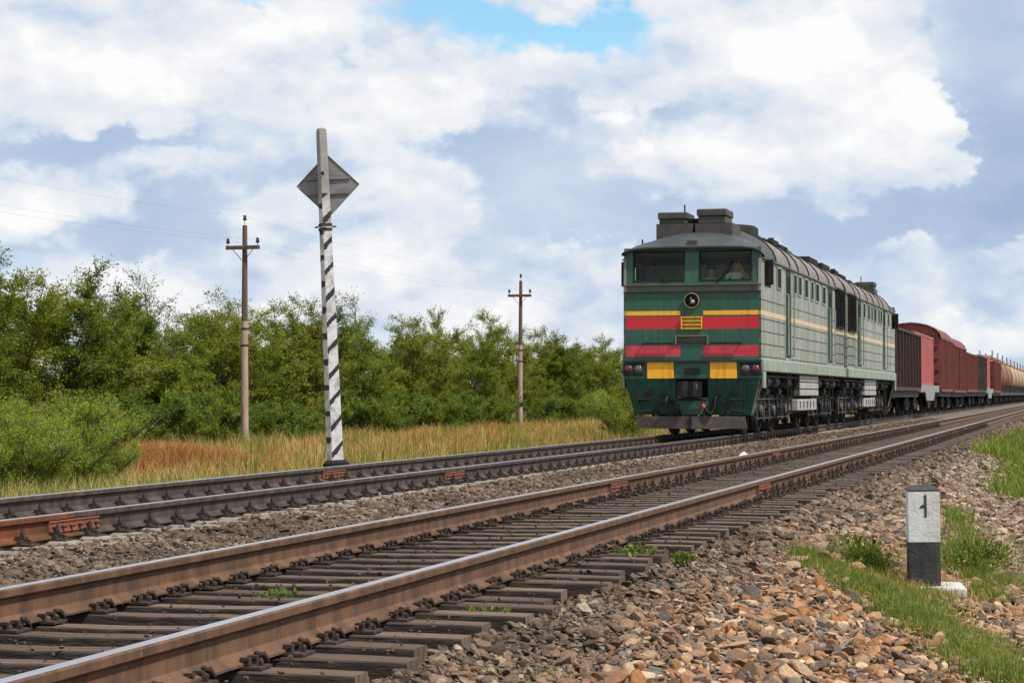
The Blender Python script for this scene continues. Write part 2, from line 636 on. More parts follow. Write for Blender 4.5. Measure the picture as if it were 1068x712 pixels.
def scatter(protos, pos, size, tilt=0.7):
    """all copies of the prototypes at pos with the given sizes, as arrays"""
    V, F = [], []
    base = 0
    n = len(pos)
    which = rng.integers(0, len(protos), n)
    RM = rot_mats(n, tilt)
    for i, (pv, pf) in enumerate(protos):
        s = np.nonzero(which == i)[0]
        if not len(s):
            continue
        vv = np.einsum('nij,vj->nvi', RM[s], pv) * size[s][:, None, None] + pos[s][:, None, :]
        ff = pf[None] + (base + np.arange(len(s)) * len(pv))[:, None, None]
        base += len(s) * len(pv)
        V.append(vv.reshape(-1, 3))
        F.append(ff.reshape(-1, pf.shape[1]))
    return np.concatenate(V), np.concatenate(F)


def stones():
    def tone(k, pos, c, g):
        sep = k.n('ShaderNodeSeparateXYZ')
        k.put(sep.inputs[0], pos)
        # fresh rusty-brown stone low on the near shoulder, older grey stone up by the rails and further off
        n = k.noise(pos, 0.45, 3).outputs['Fac']
        far = k.smooth(k.m('ADD', sep.outputs[1], k.m('MULTIPLY', k.m('SUBTRACT', n, 0.5), 14)), 13.5, 24)
        up = k.m('SUBTRACT', 1.0, k.smooth(k.m('ADD', sep.outputs[0], k.m('MULTIPLY', k.m('SUBTRACT', n, 0.5), 1.6)), -2.7, -1.75))
        f = k.m('MAXIMUM', far, up)
        f = k.m('MULTIPLY', f, 0.5)
        bw = k.n('ShaderNodeRGBToBW')
        k.put(bw.inputs[0], c)
        gcol = k.v('MULTIPLY', k.mix(0.0, bw.outputs[0], bw.outputs[0]), (1.0, 0.92, 0.83))
        c2 = k.mix(f, c, gcol)
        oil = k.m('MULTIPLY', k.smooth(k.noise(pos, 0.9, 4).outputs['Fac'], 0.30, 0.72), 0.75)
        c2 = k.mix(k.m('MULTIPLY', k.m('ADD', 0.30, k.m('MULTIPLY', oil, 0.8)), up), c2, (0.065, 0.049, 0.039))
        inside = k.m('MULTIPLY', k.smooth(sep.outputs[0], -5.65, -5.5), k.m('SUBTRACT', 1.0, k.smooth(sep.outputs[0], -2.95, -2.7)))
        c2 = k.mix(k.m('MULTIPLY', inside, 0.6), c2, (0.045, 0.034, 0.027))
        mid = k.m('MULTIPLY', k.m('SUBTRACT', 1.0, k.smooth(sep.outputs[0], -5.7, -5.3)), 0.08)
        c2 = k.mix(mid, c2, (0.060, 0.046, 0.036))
        # speckle inside each stone
        sp = k.noise(pos, 60, 4).outputs['Fac']
        return k.mix(k.smooth(sp, 0.3, 0.75), k.v('MULTIPLY', c2, (0.80, 0.745, 0.69)), k.v('MULTIPLY', c2, (1.28, 1.19, 1.09)))

    stops = [(0.0, (0.045, 0.042, 0.042)), (0.13, (0.12, 0.092, 0.072)), (0.22, (0.30, 0.135, 0.055)), (0.34, (0.24, 0.140, 0.082)), (0.45, (0.085, 0.080, 0.077)), (0.54, (0.36, 0.215, 0.115)), (0.66, (0.28, 0.172, 0.105)), (0.78, (0.38, 0.255, 0.155)), (0.86, (0.15, 0.130, 0.112)), (0.95, (0.44, 0.325, 0.215)), (1.0, (0.50, 0.41, 0.31))]
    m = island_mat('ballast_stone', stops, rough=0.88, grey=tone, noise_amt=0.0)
    big = stone_protos(36, 2)
    small = stone_protos(24, 1)

    def band(n, x0, x1, y0, y1, power=1.0):
        x = rng.uniform(x0, x1, n)
        u = rng.random(n) ** power
        y = y0 + (y1 - y0) * u
        return x, y

    def lay(x, y, s, lift=0.15):
        z = gz_np(x) + 0.04 * 0.6 * np.sin(x * 1.7 + 0.6 * y) * np.cos(y * 0.9 - x) * ((x < -11) | (x > -2.4)) + s * lift
        return np.stack([x, y, z], 1)

    V, F, n0 = [], [], 0

    def put(protos, x, y, s, lift=0.15):
        nonlocal n0
        v, f = scatter(protos, lay(x, y, s, lift), s)
        V.append(v)
        F.append(f + n0)
        n0 += len(v)
    # near shoulder
    x, y = band(20000, -2.75, 0.5, 7.5, 19, 1.25)
    s = np.clip(rng.lognormal(-3.62, 0.48, len(x)) * np.interp(x, [-2.7, -1.9], [0.45, 1.0]), 0.012, 0.095)
    keep = ~((x > -1.66) & (x < -0.84) & (y > 16.7) & (y < 17.5))
    put(big, x[keep], y[keep], s[keep], 0.25)
    x, y = band(19000, -2.75, 0.4, 17, 34)
    s = np.clip(rng.lognormal(-3.58, 0.48, len(x)), 0.012, 0.08)
    keep = ~((x > -1.66) & (x < -0.84) & (y > 16.7) & (y < 17.5))
    put(small, x[keep], y[keep], s[keep], 0.3)
    x, y = band(9000, -2.8, 0.3, 32, 110, 1.3)
    put(small, x, y, np.clip(rng.lognormal(-3.0, 0.3, len(x)), 0.03, 0.11), 0.3)
    # rubble in among the sleeper ends
    x, y = band(12000, -3.1, -2.2, 7, 34, 1.2)
    put(big, x, y, np.clip(rng.lognormal(-4.05, 0.5, len(x)), 0.009, 0.06), 0.5)
    # chips lying on the sleepers themselves
    x, y = band(2000, -5.4, -2.85, 7, 34, 1.2)
    s = np.clip(rng.lognormal(-4.6, 0.4, len(x)), 0.004, 0.02)
    v, f = scatter(small, np.stack([x, y, -0.19 + s * 0.3], 1), s)
    V.append(v)
    F.append(f + n0)
    n0 += len(v)
    # cribs under the near rails
    x, y = band(9000, -5.6, -2.75, 7, 60, 1.4)
    put(small, x, y, np.clip(rng.lognormal(-3.9, 0.35, len(x)), 0.01, 0.04), 0.3)
    # between the tracks
    x, y = band(15000, -7.2, -5.5, 9, 22)
    put(big, x, y, np.clip(rng.lognormal(-4.05, 0.45, len(x)), 0.010, 0.06), 0.3)
    x, y = band(32000, -7.2, -5.5, 20, 100, 1.25)
    put(small, x, y, np.clip(rng.lognormal(-3.85, 0.42, len(x)), 0.012, 0.065), 0.3)
    # under and beyond the far track
    x, y = band(5000, -7.35, -6.9, 12, 60, 1.1)
    put(small, x, y, np.clip(rng.lognormal(-3.9, 0.4, len(x)), 0.012, 0.045), 0.6)
    x, y = band(9000, -9.9, -7.1, 12, 60, 1.1)
    put(small, x, y, np.clip(rng.lognormal(-3.6, 0.3, len(x)), 0.015, 0.06), 0.2)
    x, y = band(4000, -11.2, -9.8, 14, 60)
    put(small, x, y, np.clip(rng.lognormal(-3.3, 0.35, len(x)), 0.015, 0.08), 0.2)
    V = np.concatenate(V)
    F = np.concatenate(F)
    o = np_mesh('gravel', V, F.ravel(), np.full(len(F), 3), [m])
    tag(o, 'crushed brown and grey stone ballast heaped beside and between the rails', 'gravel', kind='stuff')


stones()

# ------------------------------------------------------------------ track
RAIL_RUST = paint('rail_rust', (0.078, 0.045, 0.028), (0.152, 0.080, 0.045), scale=3, rough=0.75, stretch=(1, 2.2, 0.7), bump=0.2, bscale=60, rust=(0.23, 0.085, 0.03), rust_amt=0.60, spec=0.25)
RAIL_DARK = paint('rail_dark', (0.030, 0.023, 0.019), (0.085, 0.058, 0.042), scale=3, rough=0.75, stretch=(1, 2.0, 0.7), bump=0.2, bscale=60)
RAIL_TOP = paint('rail_polish', (0.62, 0.60, 0.62), (0.50, 0.47, 0.48), scale=3, rough=0.30, metal=1.0, stretch=(1, 0.2, 1), rough2=0.42)
RAIL_ORANGE = paint('rail_fresh_rust', (0.17, 0.055, 0.022), (0.085, 0.040, 0.023), scale=3, rough=0.8, stretch=(1, 1.5, 0.7), bump=0.3, bscale=50, rust=(0.30, 0.085, 0.03), rust_amt=0.58, spec=0.2)
FISH = paint('fishplate_rust', (0.22, 0.062, 0.030), (0.12, 0.052, 0.034), scale=14, rough=0.85, bump=0.4, bscale=90)
CLIP = paint('fastening_iron', (0.018, 0.013, 0.011), (0.060, 0.032, 0.022), scale=18, rough=0.8, bump=0.3, bscale=90, rust=(0.20, 0.07, 0.03), rust_amt=0.64)
SIDE_SHADE = paint('sleeper_side_shade', (0.030, 0.021, 0.016), (0.072, 0.051, 0.038), scale=5, rough=0.9, stretch=(0.6, 6, 3), bump=0.8, bscale=12)  # sleeper flanks: shade of the gaps put into a darker wood colour
WOOD = paint('sleeper_wood', (0.185, 0.130, 0.098), (0.095, 0.066, 0.049), scale=3.5, rough=0.9, stretch=(0.5, 9, 3), vary=0.28, bump=0.9, bscale=9, spec=0.15, rust=(0.045, 0.034, 0.028), rust_amt=0.63)
CONC = paint('sleeper_concrete', (0.30, 0.265, 0.225), (0.15, 0.125, 0.10), scale=5, rough=0.9, vary=0.15, bump=0.3, bscale=40, rust=(0.15, 0.10, 0.07), rust_amt=0.63)
OLDCONC = paint('rough_concrete', (0.50, 0.47, 0.43), (0.36, 0.33, 0.30), scale=6, rough=0.9, bump=0.4, bscale=50)

RAILP = [(-0.075, -0.180), (0.075, -0.180), (0.075, -0.169), (0.028, -0.150), (0.0105, -0.135), (0.009, -0.09), (0.0105, -0.058), (0.030, -0.046), (0.0365, -0.040), (0.0372, -0.010), (0.030, -0.0015), (0.018, 0.0),
         (-0.018, 0.0), (-0.030, -0.0015), (-0.0372, -0.010), (-0.0365, -0.040), (-0.030, -0.046), (-0.0105, -0.058), (-0.009, -0.09), (-0.0105, -0.135), (-0.028, -0.150), (-0.075, -0.169)]


def rail(x, y0, y1, side, label, joint=True, group=None):
    """one rail length; side material; its joint bars sit at the far end"""
    b = MB()
    n = len(RAILP)
    mf = lambda i: RAIL_TOP if i in (10, 11, 12) else side
    b.prism([(p[0], p[1]) for p in RAILP], 0, y1 - y0, side, 'Y', mf=mf)
    o = b.build('rail', loc=(x, y0, 0))
    tag(o, label, 'rail', group)
    if joint:
        for sx in (1, -1):
            f = MB()
            L = y1 - y0
            a0, a1 = L - 0.42, L + 0.42
            f.prism([(sx * 0.012, -0.143), (sx * 0.030, -0.147), (sx * 0.042, -0.139), (sx * 0.032, -0.11), (sx * 0.030, -0.075), (sx * 0.040, -0.058), (sx * 0.030, -0.050), (sx * 0.012, -0.056)], a0, a1, FISH, 'Y')
            for q in range(6):
                yy = a0 + 0.07 + q * 0.14
                f.bar((sx * 0.028, yy, -0.095), (sx * 0.062, yy, -0.095), 0.019, FISH, 6)
                f.bar((sx * 0.058, yy, -0.095), (sx * 0.082, yy, -0.095), 0.010, FISH, 6)
            f.build('fishplate', o)
    return o


def hook_fastening(sx_in):
    """tie plate with dog spikes and curled rail anchors, centred under a rail"""
    b = MB()
    b.box((-0.155, -0.070, -0.193), (0.155, 0.070, -0.1815), CLIP)
    for sx in (1, -1):
        for sy in (1, -1):
            b.box((sx * 0.088 - 0.011, sy * 0.045 - 0.011, -0.184), (sx * 0.088 + 0.011, sy * 0.045 + 0.011, -0.155), CLIP)
            b.box((sx * 0.080 - 0.020, sy * 0.045 - 0.015, -0.158), (sx * 0.080 + 0.020, sy * 0.045 + 0.015, -0.146), CLIP)
        b.box((sx * 0.130 - 0.010, -0.010, -0.184), (sx * 0.130 + 0.010, 0.010, -0.160), CLIP)
        # spring anchor: clip that grips the rail foot and curls up over it
        yy = 0.125
        b.tube([(sx * 0.05, yy, -0.196), (sx * 0.085, yy, -0.197), (sx * 0.108, yy, -0.180), (sx * 0.104, yy, -0.158), (sx * 0.080, yy, -0.152), (sx * 0.055, yy + 0.02, -0.148)], 0.0125, CLIP, 5)
        b.tube([(sx * 0.108, yy, -0.180), (sx * 0.118, yy - 0.03, -0.165), (sx * 0.112, yy - 0.05, -0.140)], 0.013, CLIP, 5)
    return b


def bolt_fastening():
    """ribbed base plate with two clamps held down by upright bolts"""
    b = MB()
    b.box((-0.19, -0.075, -0.192), (0.19, 0.075, -0.1815), CLIP)
    for sx in (1, -1):
        b.box((sx * 0.095 - 0.014, -0.07, -0.183), (sx * 0.095 + 0.014, 0.07, -0.150), CLIP)
        b.box((sx * 0.078 - 0.040, -0.034, -0.151), (sx * 0.078 + 0.040, 0.034, -0.128), CLIP)
        b.bar((sx * 0.086, 0, -0.13), (sx * 0.086, 0, -0.075), 0.013, CLIP, 6)
        b.bar((sx * 0.086, 0, -0.122), (sx * 0.086, 0, -0.098), 0.023, CLIP, 6)
        b.bar((sx * 0.15, 0, -0.183), (sx * 0.15, 0, -0.150), 0.019, CLIP, 6)
    return b


HOOK = hook_fastening(1).build('fastening')
BOLT = bolt_fastening().build('fastening')
# rails: the near track's two, the far track's two
NJ = [22.65, 34.9, 62.0]
FJ = [15.0, 25.3, 62.0]


def rail_row(x, cuts, end, side, first, mids, last):
    ys = [-6] + cuts + [end]
    for i in range(len(ys) - 1):
        lab = first if i == 0 else (last if i == len(ys) - 2 else mids[i - 1])
        side_m = RAIL_ORANGE if (first.startswith('rusty orange') and i == 0) else side
        rail(x, ys[i] + 0.005, ys[i + 1] - 0.005, side_m, lab, joint=i < len(ys) - 2)


h = GAUGE / 2
rail_row(NEAR_X + h, NJ, 420, RAIL_RUST, 'long brown rail closest to the gravel shoulder, sweeping across the lower edge of the view',
         ['short rail between the two orange joints on the gravel side of the near track', 'rail length on the gravel side of the near track level with the locomotive'],
         'thin distant rail on the gravel side of the near track running to the horizon')
rail_row(NEAR_X - h, NJ, 420, RAIL_RUST, 'long brown rail with bluish shining top on the train side of the near track',
         ['short rail between the two orange joints on the train side of the near track', 'rail length on the train side of the near track level with the locomotive'],
         'thin distant rail on the train side of the near track running to the horizon')
rail_row(FAR_X + h, FJ, 420, RAIL_DARK, 'rusty orange rail end at the left border, before the first joint of the train track',
         ['dark rail of the train track between its two rusty joints on the gravel side', 'dark rail on the gravel side of the train track leading under the locomotive nose'],
         'rail on the gravel side lying under the whole length of the train')
rail_row(FAR_X - h, [25.3, 62.0], 420, RAIL_DARK, 'shiny topped rail on the bush side of the train track, before its rusty joint',
         ['shiny topped rail between striped post and locomotive on the bush side'],
         'rail on the bush side lying under the whole length of the train')


def wood_sleeper():
    b = MB()
    # hewn beam with slightly bowed, chamfered edges
    n = 9
    xs = np.linspace(-1.375, 1.375, n)
    rings = []
    r = np.random.default_rng(5)
    for x in xs:
        w = 0.084 + r.uniform(-0.009, 0.009)
        t = -0.192 + r.uniform(-0.008, 0.0)
        rings.append([(x, -w, -0.36), (x, w, -0.36), (x, w + 0.003, t - 0.007), (x, w - 0.006, t), (x, -w + 0.006, t), (x, -w - 0.003, t - 0.007)])
    for j, m_ in enumerate((SIDE_SHADE, SIDE_SHADE, SIDE_SHADE, WOOD, SIDE_SHADE, SIDE_SHADE)):
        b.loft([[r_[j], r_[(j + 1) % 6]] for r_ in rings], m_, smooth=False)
    b.add(rings[0], [tuple(range(6))], WOOD)
    b.add(rings[-1], [tuple(range(6))[::-1]], WOOD)
    return b.build('sleeper')


def conc_sleeper():
    b = MB()
    st = [(-1.35, 0.13, -0.205), (-1.30, 0.135, -0.197), (-1.0, 0.135, -0.193), (-0.62, 0.13, -0.193), (-0.4, 0.10, -0.225), (0.4, 0.10, -0.225), (0.62, 0.13, -0.193), (1.0, 0.135, -0.193), (1.30, 0.135, -0.197), (1.35, 0.13, -0.205)]
    rings = [[(x, -w, -0.38), (x, w, -0.38), (x, w - 0.02, t - 0.02), (x, w - 0.045, t), (x, -w + 0.045, t), (x, -w + 0.02, t - 0.02)] for x, w, t in st]
    b.loft(rings, CONC, closed=True, smooth=False)
    b.add(rings[0], [tuple(range(6))], CONC)
    b.add(rings[-1], [tuple(range(6))[::-1]], CONC)
    return b.build('sleeper')


def lay_sleepers(proto, X, y0, step, count, label, group, parts_to, fasten, jx, jr):
    for i in range(count):
        o = proto if i == 0 else proto.copy()
        if i:
            col.objects.link(o)
        y = y0 + i * step + random.uniform(-1, 1) * jr
        o.location = (X + random.uniform(-1, 1) * jx, y, random.uniform(-0.006, 0.0))
        o.rotation_euler = (0, 0, random.uniform(-1, 1) * (0.035 if jx > 0.03 else 0.008))
        o.scale = (random.uniform(0.97, 1.03), random.uniform(0.88, 1.1), 1) if jx > 0.03 else (1, 1, 1)
        tag(o, label(y), 'sleeper', group)
        if y < parts_to:
            src = fasten(y)
            for sx in (1, -1):
                f = src.copy()
                col.objects.link(f)
                f.parent = o
                f.location = (sx * h + X - o.location.x, 0, -o.location.z)


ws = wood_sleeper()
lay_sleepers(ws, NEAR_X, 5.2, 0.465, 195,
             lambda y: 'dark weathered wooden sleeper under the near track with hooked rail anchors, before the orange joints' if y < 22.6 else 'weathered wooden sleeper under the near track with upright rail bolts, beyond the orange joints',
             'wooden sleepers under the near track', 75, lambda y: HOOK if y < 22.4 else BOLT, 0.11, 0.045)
cs = conc_sleeper()
lay_sleepers(cs, FAR_X, 11.3, 0.55, 112,
             lambda y: 'pale sleeper with upright rail bolts under the empty stretch of the train track' if y < 47 else 'pale sleeper under the train in shadow of the wheels',
             'pale sleepers under the train track', 62, lambda y: BOLT, 0.015, 0.01)
for src in (HOOK, BOLT):
    col.objects.unlink(src)
    bpy.data.objects.remove(src)
b = MB()
for i in range(420):
    y = 5.2 + (195 + i) * 0.465
    b.box((NEAR_X - 1.37, y - 0.085, -0.34), (NEAR_X + 1.37, y + 0.085, -0.195), WOOD)
for i in range(420):
    y = 11.3 + (112 + i) * 0.55
    b.box((FAR_X - 1.35, y - 0.13, -0.34), (FAR_X + 1.35, y + 0.13, -0.197), CONC)
o = b.build('distant_sleepers')
tag(o, 'far off sleepers of both tracks blending into bands', 'sleepers', kind='stuff')

# ------------------------------------------------------------------ train paints
GREEN = paint('green_paint', (0.014, 0.082, 0.050), (0.024, 0.110, 0.070), scale=1.6, streak=(0.030, 0.034, 0.026), streak_amt=0.95, rough=0.42, rough2=0.55, bump=0.08, bscale=8, rust=(0.045, 0.050, 0.038), rust_amt=0.66)
SIDEGREEN = paint('green_paint_glare', (0.285, 0.30, 0.245), (0.20, 0.222, 0.178), scale=1.3, streak=(0.085, 0.075, 0.055), streak_amt=0.9, rough=0.45, rough2=0.6, stretch=(1, 1, 0.35), bump=0.1, bscale=6, rust=(0.13, 0.115, 0.085), rust_amt=0.66)  # same green on the side walls, grazing sky glare put into the paler colour
SEAM = paint('panel_gap', (0.02, 0.022, 0.018), (0.035, 0.035, 0.028), rough=0.9)
RED = paint('red_paint', (0.58, 0.010, 0.020), (0.50, 0.018, 0.030), scale=3, streak=(0.25, 0.03, 0.03), streak_amt=0.6, rough=0.5, rust=(0.42, 0.10, 0.10), rust_amt=0.64)
PINKRED = paint('faded_red_paint', (0.55, 0.022, 0.042), (0.52, 0.065, 0.09), scale=2.5, streak=(0.25, 0.04, 0.05), streak_amt=0.5, rough=0.55)
YELLOW = paint('yellow_paint', (0.92, 0.44, 0.010), (0.86, 0.39, 0.015), scale=4, streak=(0.40, 0.20, 0.03), streak_amt=0.6, rough=0.55, rust=(0.55, 0.22, 0.03), rust_amt=0.66)
OLIVE = paint('olive_grille', (0.30, 0.20, 0.012), (0.22, 0.14, 0.012), scale=8, rough=0.6)
CREAM = paint('cream_paint', (0.25, 0.19, 0.06), (0.16, 0.13, 0.055), scale=8, rough=0.6)
SILLGREY = paint('weathered_sill', (0.11, 0.115, 0.085), (0.075, 0.085, 0.06), scale=5, rough=0.7)
ROOFGREY = paint('roof_grey', (0.030, 0.036, 0.037), (0.048, 0.054, 0.053), scale=2, rough=0.6, rust=(0.10, 0.09, 0.075), rust_amt=0.64)
ROOFPALE = paint('roof_pale', (0.20, 0.165, 0.15), (0.14, 0.12, 0.112), scale=1.4, rough=0.6, rust=(0.22, 0.125, 0.10), rust_amt=0.60, streak=(0.06, 0.055, 0.05), streak_amt=0.7)
BOXGREY = paint('roof_box', (0.040, 0.040, 0.036), (0.065, 0.060, 0.052), scale=3, rough=0.7)
BLACK = paint('sooty_black', (0.010, 0.010, 0.010), (0.028, 0.026, 0.023), scale=4, rough=0.8, spec=0.2)
RUNGEAR = paint('running_gear', (0.014, 0.0135, 0.013), (0.036, 0.033, 0.030), scale=6, rough=0.7, rust=(0.08, 0.056, 0.04), rust_amt=0.62, spec=0.2)
GREASE = paint('greasy_grey', (0.026, 0.025, 0.023), (0.11, 0.105, 0.098), scale=7, rough=0.6, spec=0.2)
STEEL = paint('bright_steel', (0.35, 0.35, 0.34), (0.22, 0.21, 0.20), scale=5, rough=0.5, metal=0.4)
PEACH = paint('yellow_stripe_glare', (0.62, 0.44, 0.25), (0.50, 0.38, 0.22), scale=4, rough=0.55)  # yellow stripe along the sides, its glare painted in as a paler tone
PALEGREEN = paint('pale_green_beam', (0.28, 0.33, 0.26), (0.19, 0.24, 0.185), scale=3, streak=(0.07, 0.065, 0.05), streak_amt=0.9, rough=0.55, rust=(0.10, 0.11, 0.08), rust_amt=0.63)
BATTERY = paint('pale_grey_box', (0.40, 0.395, 0.365), (0.28, 0.28, 0.255), scale=4, streak=(0.12, 0.10, 0.08), streak_amt=0.8, rough=0.6, rust=(0.20, 0.17, 0.13), rust_amt=0.65)
PLOW = paint('bumper_rust', (0.050, 0.038, 0.032), (0.085, 0.062, 0.050), scale=4, rough=0.75, rust=(0.13, 0.065, 0.04), rust_amt=0.6)
CABIN = paint('cab_lining', (0.36, 0.50, 0.37), (0.26, 0.38, 0.27), scale=2, rough=0.8)
SKIN = paint('skin', (0.56, 0.27, 0.16), (0.50, 0.23, 0.13), scale=20, rough=0.55)
SHIRTW = paint('white_shirt', (0.76, 0.76, 0.72), (0.68, 0.68, 0.65), scale=12, rough=0.9)
SHIRTB = paint('blue_shirt', (0.42, 0.54, 0.64), (0.36, 0.46, 0.56), scale=12, rough=0.9)
HAIR = paint('dark_hair', (0.02, 0.015, 0.012), (0.035, 0.025, 0.018), scale=30, rough=0.7)


def glass_mat(name, tint, alpha):
    m, k, b = new_mat(name)
    t = m.node_tree
    out = t.nodes['Material Output']
    t.nodes.remove(b)
    gl = k.n('ShaderNodeBsdfGlossy')
    gl.inputs['Roughness'].default_value = 0.04
    tr = k.n('ShaderNodeBsdfTransparent')
    k.put(tr.inputs['Color'], tint)
    fr = k.n('ShaderNodeFresnel')
    fr.inputs['IOR'].default_value = 1.5
    mx = k.n('ShaderNodeMixShader')
    k.put(mx.inputs[0], k.m('ADD', k.m('MULTIPLY', fr.outputs[0], 0.45), alpha))
    t.links.new(tr.outputs[0], mx.inputs[1])
    t.links.new(gl.outputs[0], mx.inputs[2])
    t.links.new(mx.outputs[0], out.inputs['Surface'])
    return m


GLASS = glass_mat('cab_glass', (0.80, 0.93, 0.86), 0.004)
DOORGREEN = paint('door_green', (0.012, 0.040, 0.028), (0.02, 0.05, 0.035), scale=2, rough=0.75, spec=0.2)
DARKGLASS = paint('dark_window', (0.012, 0.016, 0.016), (0.02, 0.026, 0.025), scale=2, rough=0.7, spec=0.04)
LENSR = paint('red_lens', (0.13, 0.022, 0.026), (0.09, 0.02, 0.02), rough=0.25)
LENSC = paint('clear_lens', (0.085, 0.095, 0.09), (0.05, 0.06, 0.055), rough=0.15)
MIRROR = paint('lamp_reflector', (0.75, 0.78, 0.80), (0.6, 0.62, 0.65), rough=0.12, metal=1.0)


# ------------------------------------------------------------------ wheels and trucks
def wheelset(mb, y, r, m_rim=GREASE):
    for sx in (1, -1):
        x = sx * 0.80
        prof = [(0.0, -0.065), (r * 0.35, -0.065), (r * 0.40, -0.03), (r * 0.80, -0.02), (r * 0.84, -0.065), (r, -0.062), (r, 0.055), (r + 0.028, 0.065), (r + 0.026, 0.085), (r * 0.84, 0.085), (r * 0.8, 0.0), (r * 0.35, 0.0), (0.0, 0.01)]
        prof = [(a, -sx * hh) for a, hh in prof]
        mb.lathe(prof, RUNGEAR, 'X', (x, y, r), 24)
        mb.lathe([(r * 0.86, sx * 0.064), (r * 0.985, sx * 0.064), (r * 0.985, sx * 0.068), (r * 0.86, sx * 0.068)], m_rim, 'X', (x, y, r), 24)
    mb.bar((-0.8, y, r), (0.8, y, r), 0.085, RUNGEAR, 10)


def spring(mb, x, y, z0, z1, m):
    pts = []
    n = 26
    for i in range(n):
        a = i / (n - 1) * 4 * 2 * math.pi
        pts.append((x + 0.075 * math.cos(a), y + 0.075 * math.sin(a), z0 + (z1 - z0) * i / (n - 1)))
    mb.tube(pts, 0.018, m, 4)


def loco_bogie(parent, yc):
    """three-axle truck: framed sides with horn cheeks, springs, brake cylinders and levers"""
    ro = empty('bogie', (0, yc, 0))
    ro.parent = parent
    f = MB()
    for sx in (1, -1):
        x0, x1 = (1.02, 1.16) if sx > 0 else (-1.16, -1.02)
        f.prism([(-2.75, 0.72), (-2.6, 0.60), (-2.35, 0.60), (-2.35, 0.72), (-1.85, 0.72), (-1.85, 0.58), (-0.28, 0.58), (-0.28, 0.72), (0.28, 0.72), (0.28, 0.58), (1.85, 0.58), (1.85, 0.72), (2.35, 0.72), (2.35, 0.60), (2.6, 0.60), (2.75, 0.72), (2.75, 0.90), (-2.75, 0.90)], x0, x1, RUNGEAR, 'X')
        for y in (-2.1, 0, 2.1):
            for d in (-0.24, 0.24):
                f.box((min(sx * 1.03, sx * 1.17), y + d - 0.05, 0.34), (max(sx * 1.03, sx * 1.17), y + d + 0.05, 0.60), RUNGEAR)
            f.box((min(sx * 1.03, sx * 1.15), y - 0.34, 0.30), (max(sx * 1.03, sx * 1.15), y + 0.34, 0.36), RUNGEAR)
        # rigging: pull rods, hangers and pipes
        f.bar((sx * 1.20, -2.7, 0.36), (sx * 1.20, 2.7, 0.36), 0.022, GREASE, 6)
        f.bar((sx * 1.20, -2.6, 0.80), (sx * 1.20, 2.6, 0.80), 0.02, GREASE, 6)
        for y in (-2.62, -1.45, -0.65, 0.65, 1.45, 2.62):
            f.bar((sx * 1.19, y, 0.95), (sx * 1.21, y + 0.03, 0.30), 0.026, GREASE, 6)
            f.box((sx * 1.16 - 0.04, y - 0.05, 0.28), (sx * 1.16 + 0.04, y + 0.05, 0.42), RUNGEAR)
        for y in (-1.05, 1.05):
            f.bar((sx * 1.13, y - 0.22, 0.99), (sx * 1.13, y + 0.26, 0.99), 0.12, GREASE, 12)
            f.bar((sx * 1.13, y + 0.26, 0.99), (sx * 1.13, y + 0.36, 0.99), 0.05, STEEL, 8)
    for y in (-2.55, -1.05, 1.05, 2.55):
        f.box((-1.02, y - 0.13, 0.64), (1.02, y + 0.13, 0.86), RUNGEAR)
    f.build('frame', ro)
    for y in (-2.1, 0, 2.1):
        w = MB()
        wheelset(w, y, 0.525)
        w.build('wheelset', ro)
        for sx in (1, -1):
            a = MB()
            a.box((sx * 1.10 - 0.10, y - 0.17, 0.36), (sx * 1.10 + 0.10, y + 0.17, 0.70), RUNGEAR, 0.02)
            a.lathe([(0.0, 0), (0.145, 0), (0.145, 0.05), (0.12, 0.075), (0.0, 0.08)] if sx > 0 else [(0.0, -0.08), (0.12, -0.075), (0.145, -0.05), (0.145, 0), (0.0, 0)], GREASE, 'X', (sx * 1.20, y, 0.525), 14)
            for q in range(4):
                an = q * math.pi / 2 + 0.78
                a.bar((sx * 1.25, y + 0.11 * math.cos(an), 0.525 + 0.11 * math.sin(an)), (sx * 1.272, y + 0.11 * math.cos(an), 0.525 + 0.11 * math.sin(an)), 0.014, STEEL, 6)
            a.build('axle_box', ro)
            for d in (-0.42, 0.42):
                s = MB()
                spring(s, sx * 1.12, y + d, 0.44, 0.74, GREASE)
                s.lathe([(0.0, 0.40), (0.11, 0.40), (0.11, 0.44), (0.0, 0.44)], RUNGEAR, 'Z', (sx * 1.12, y + d, 0), 12)
                s.build('spring', ro)
    return ro


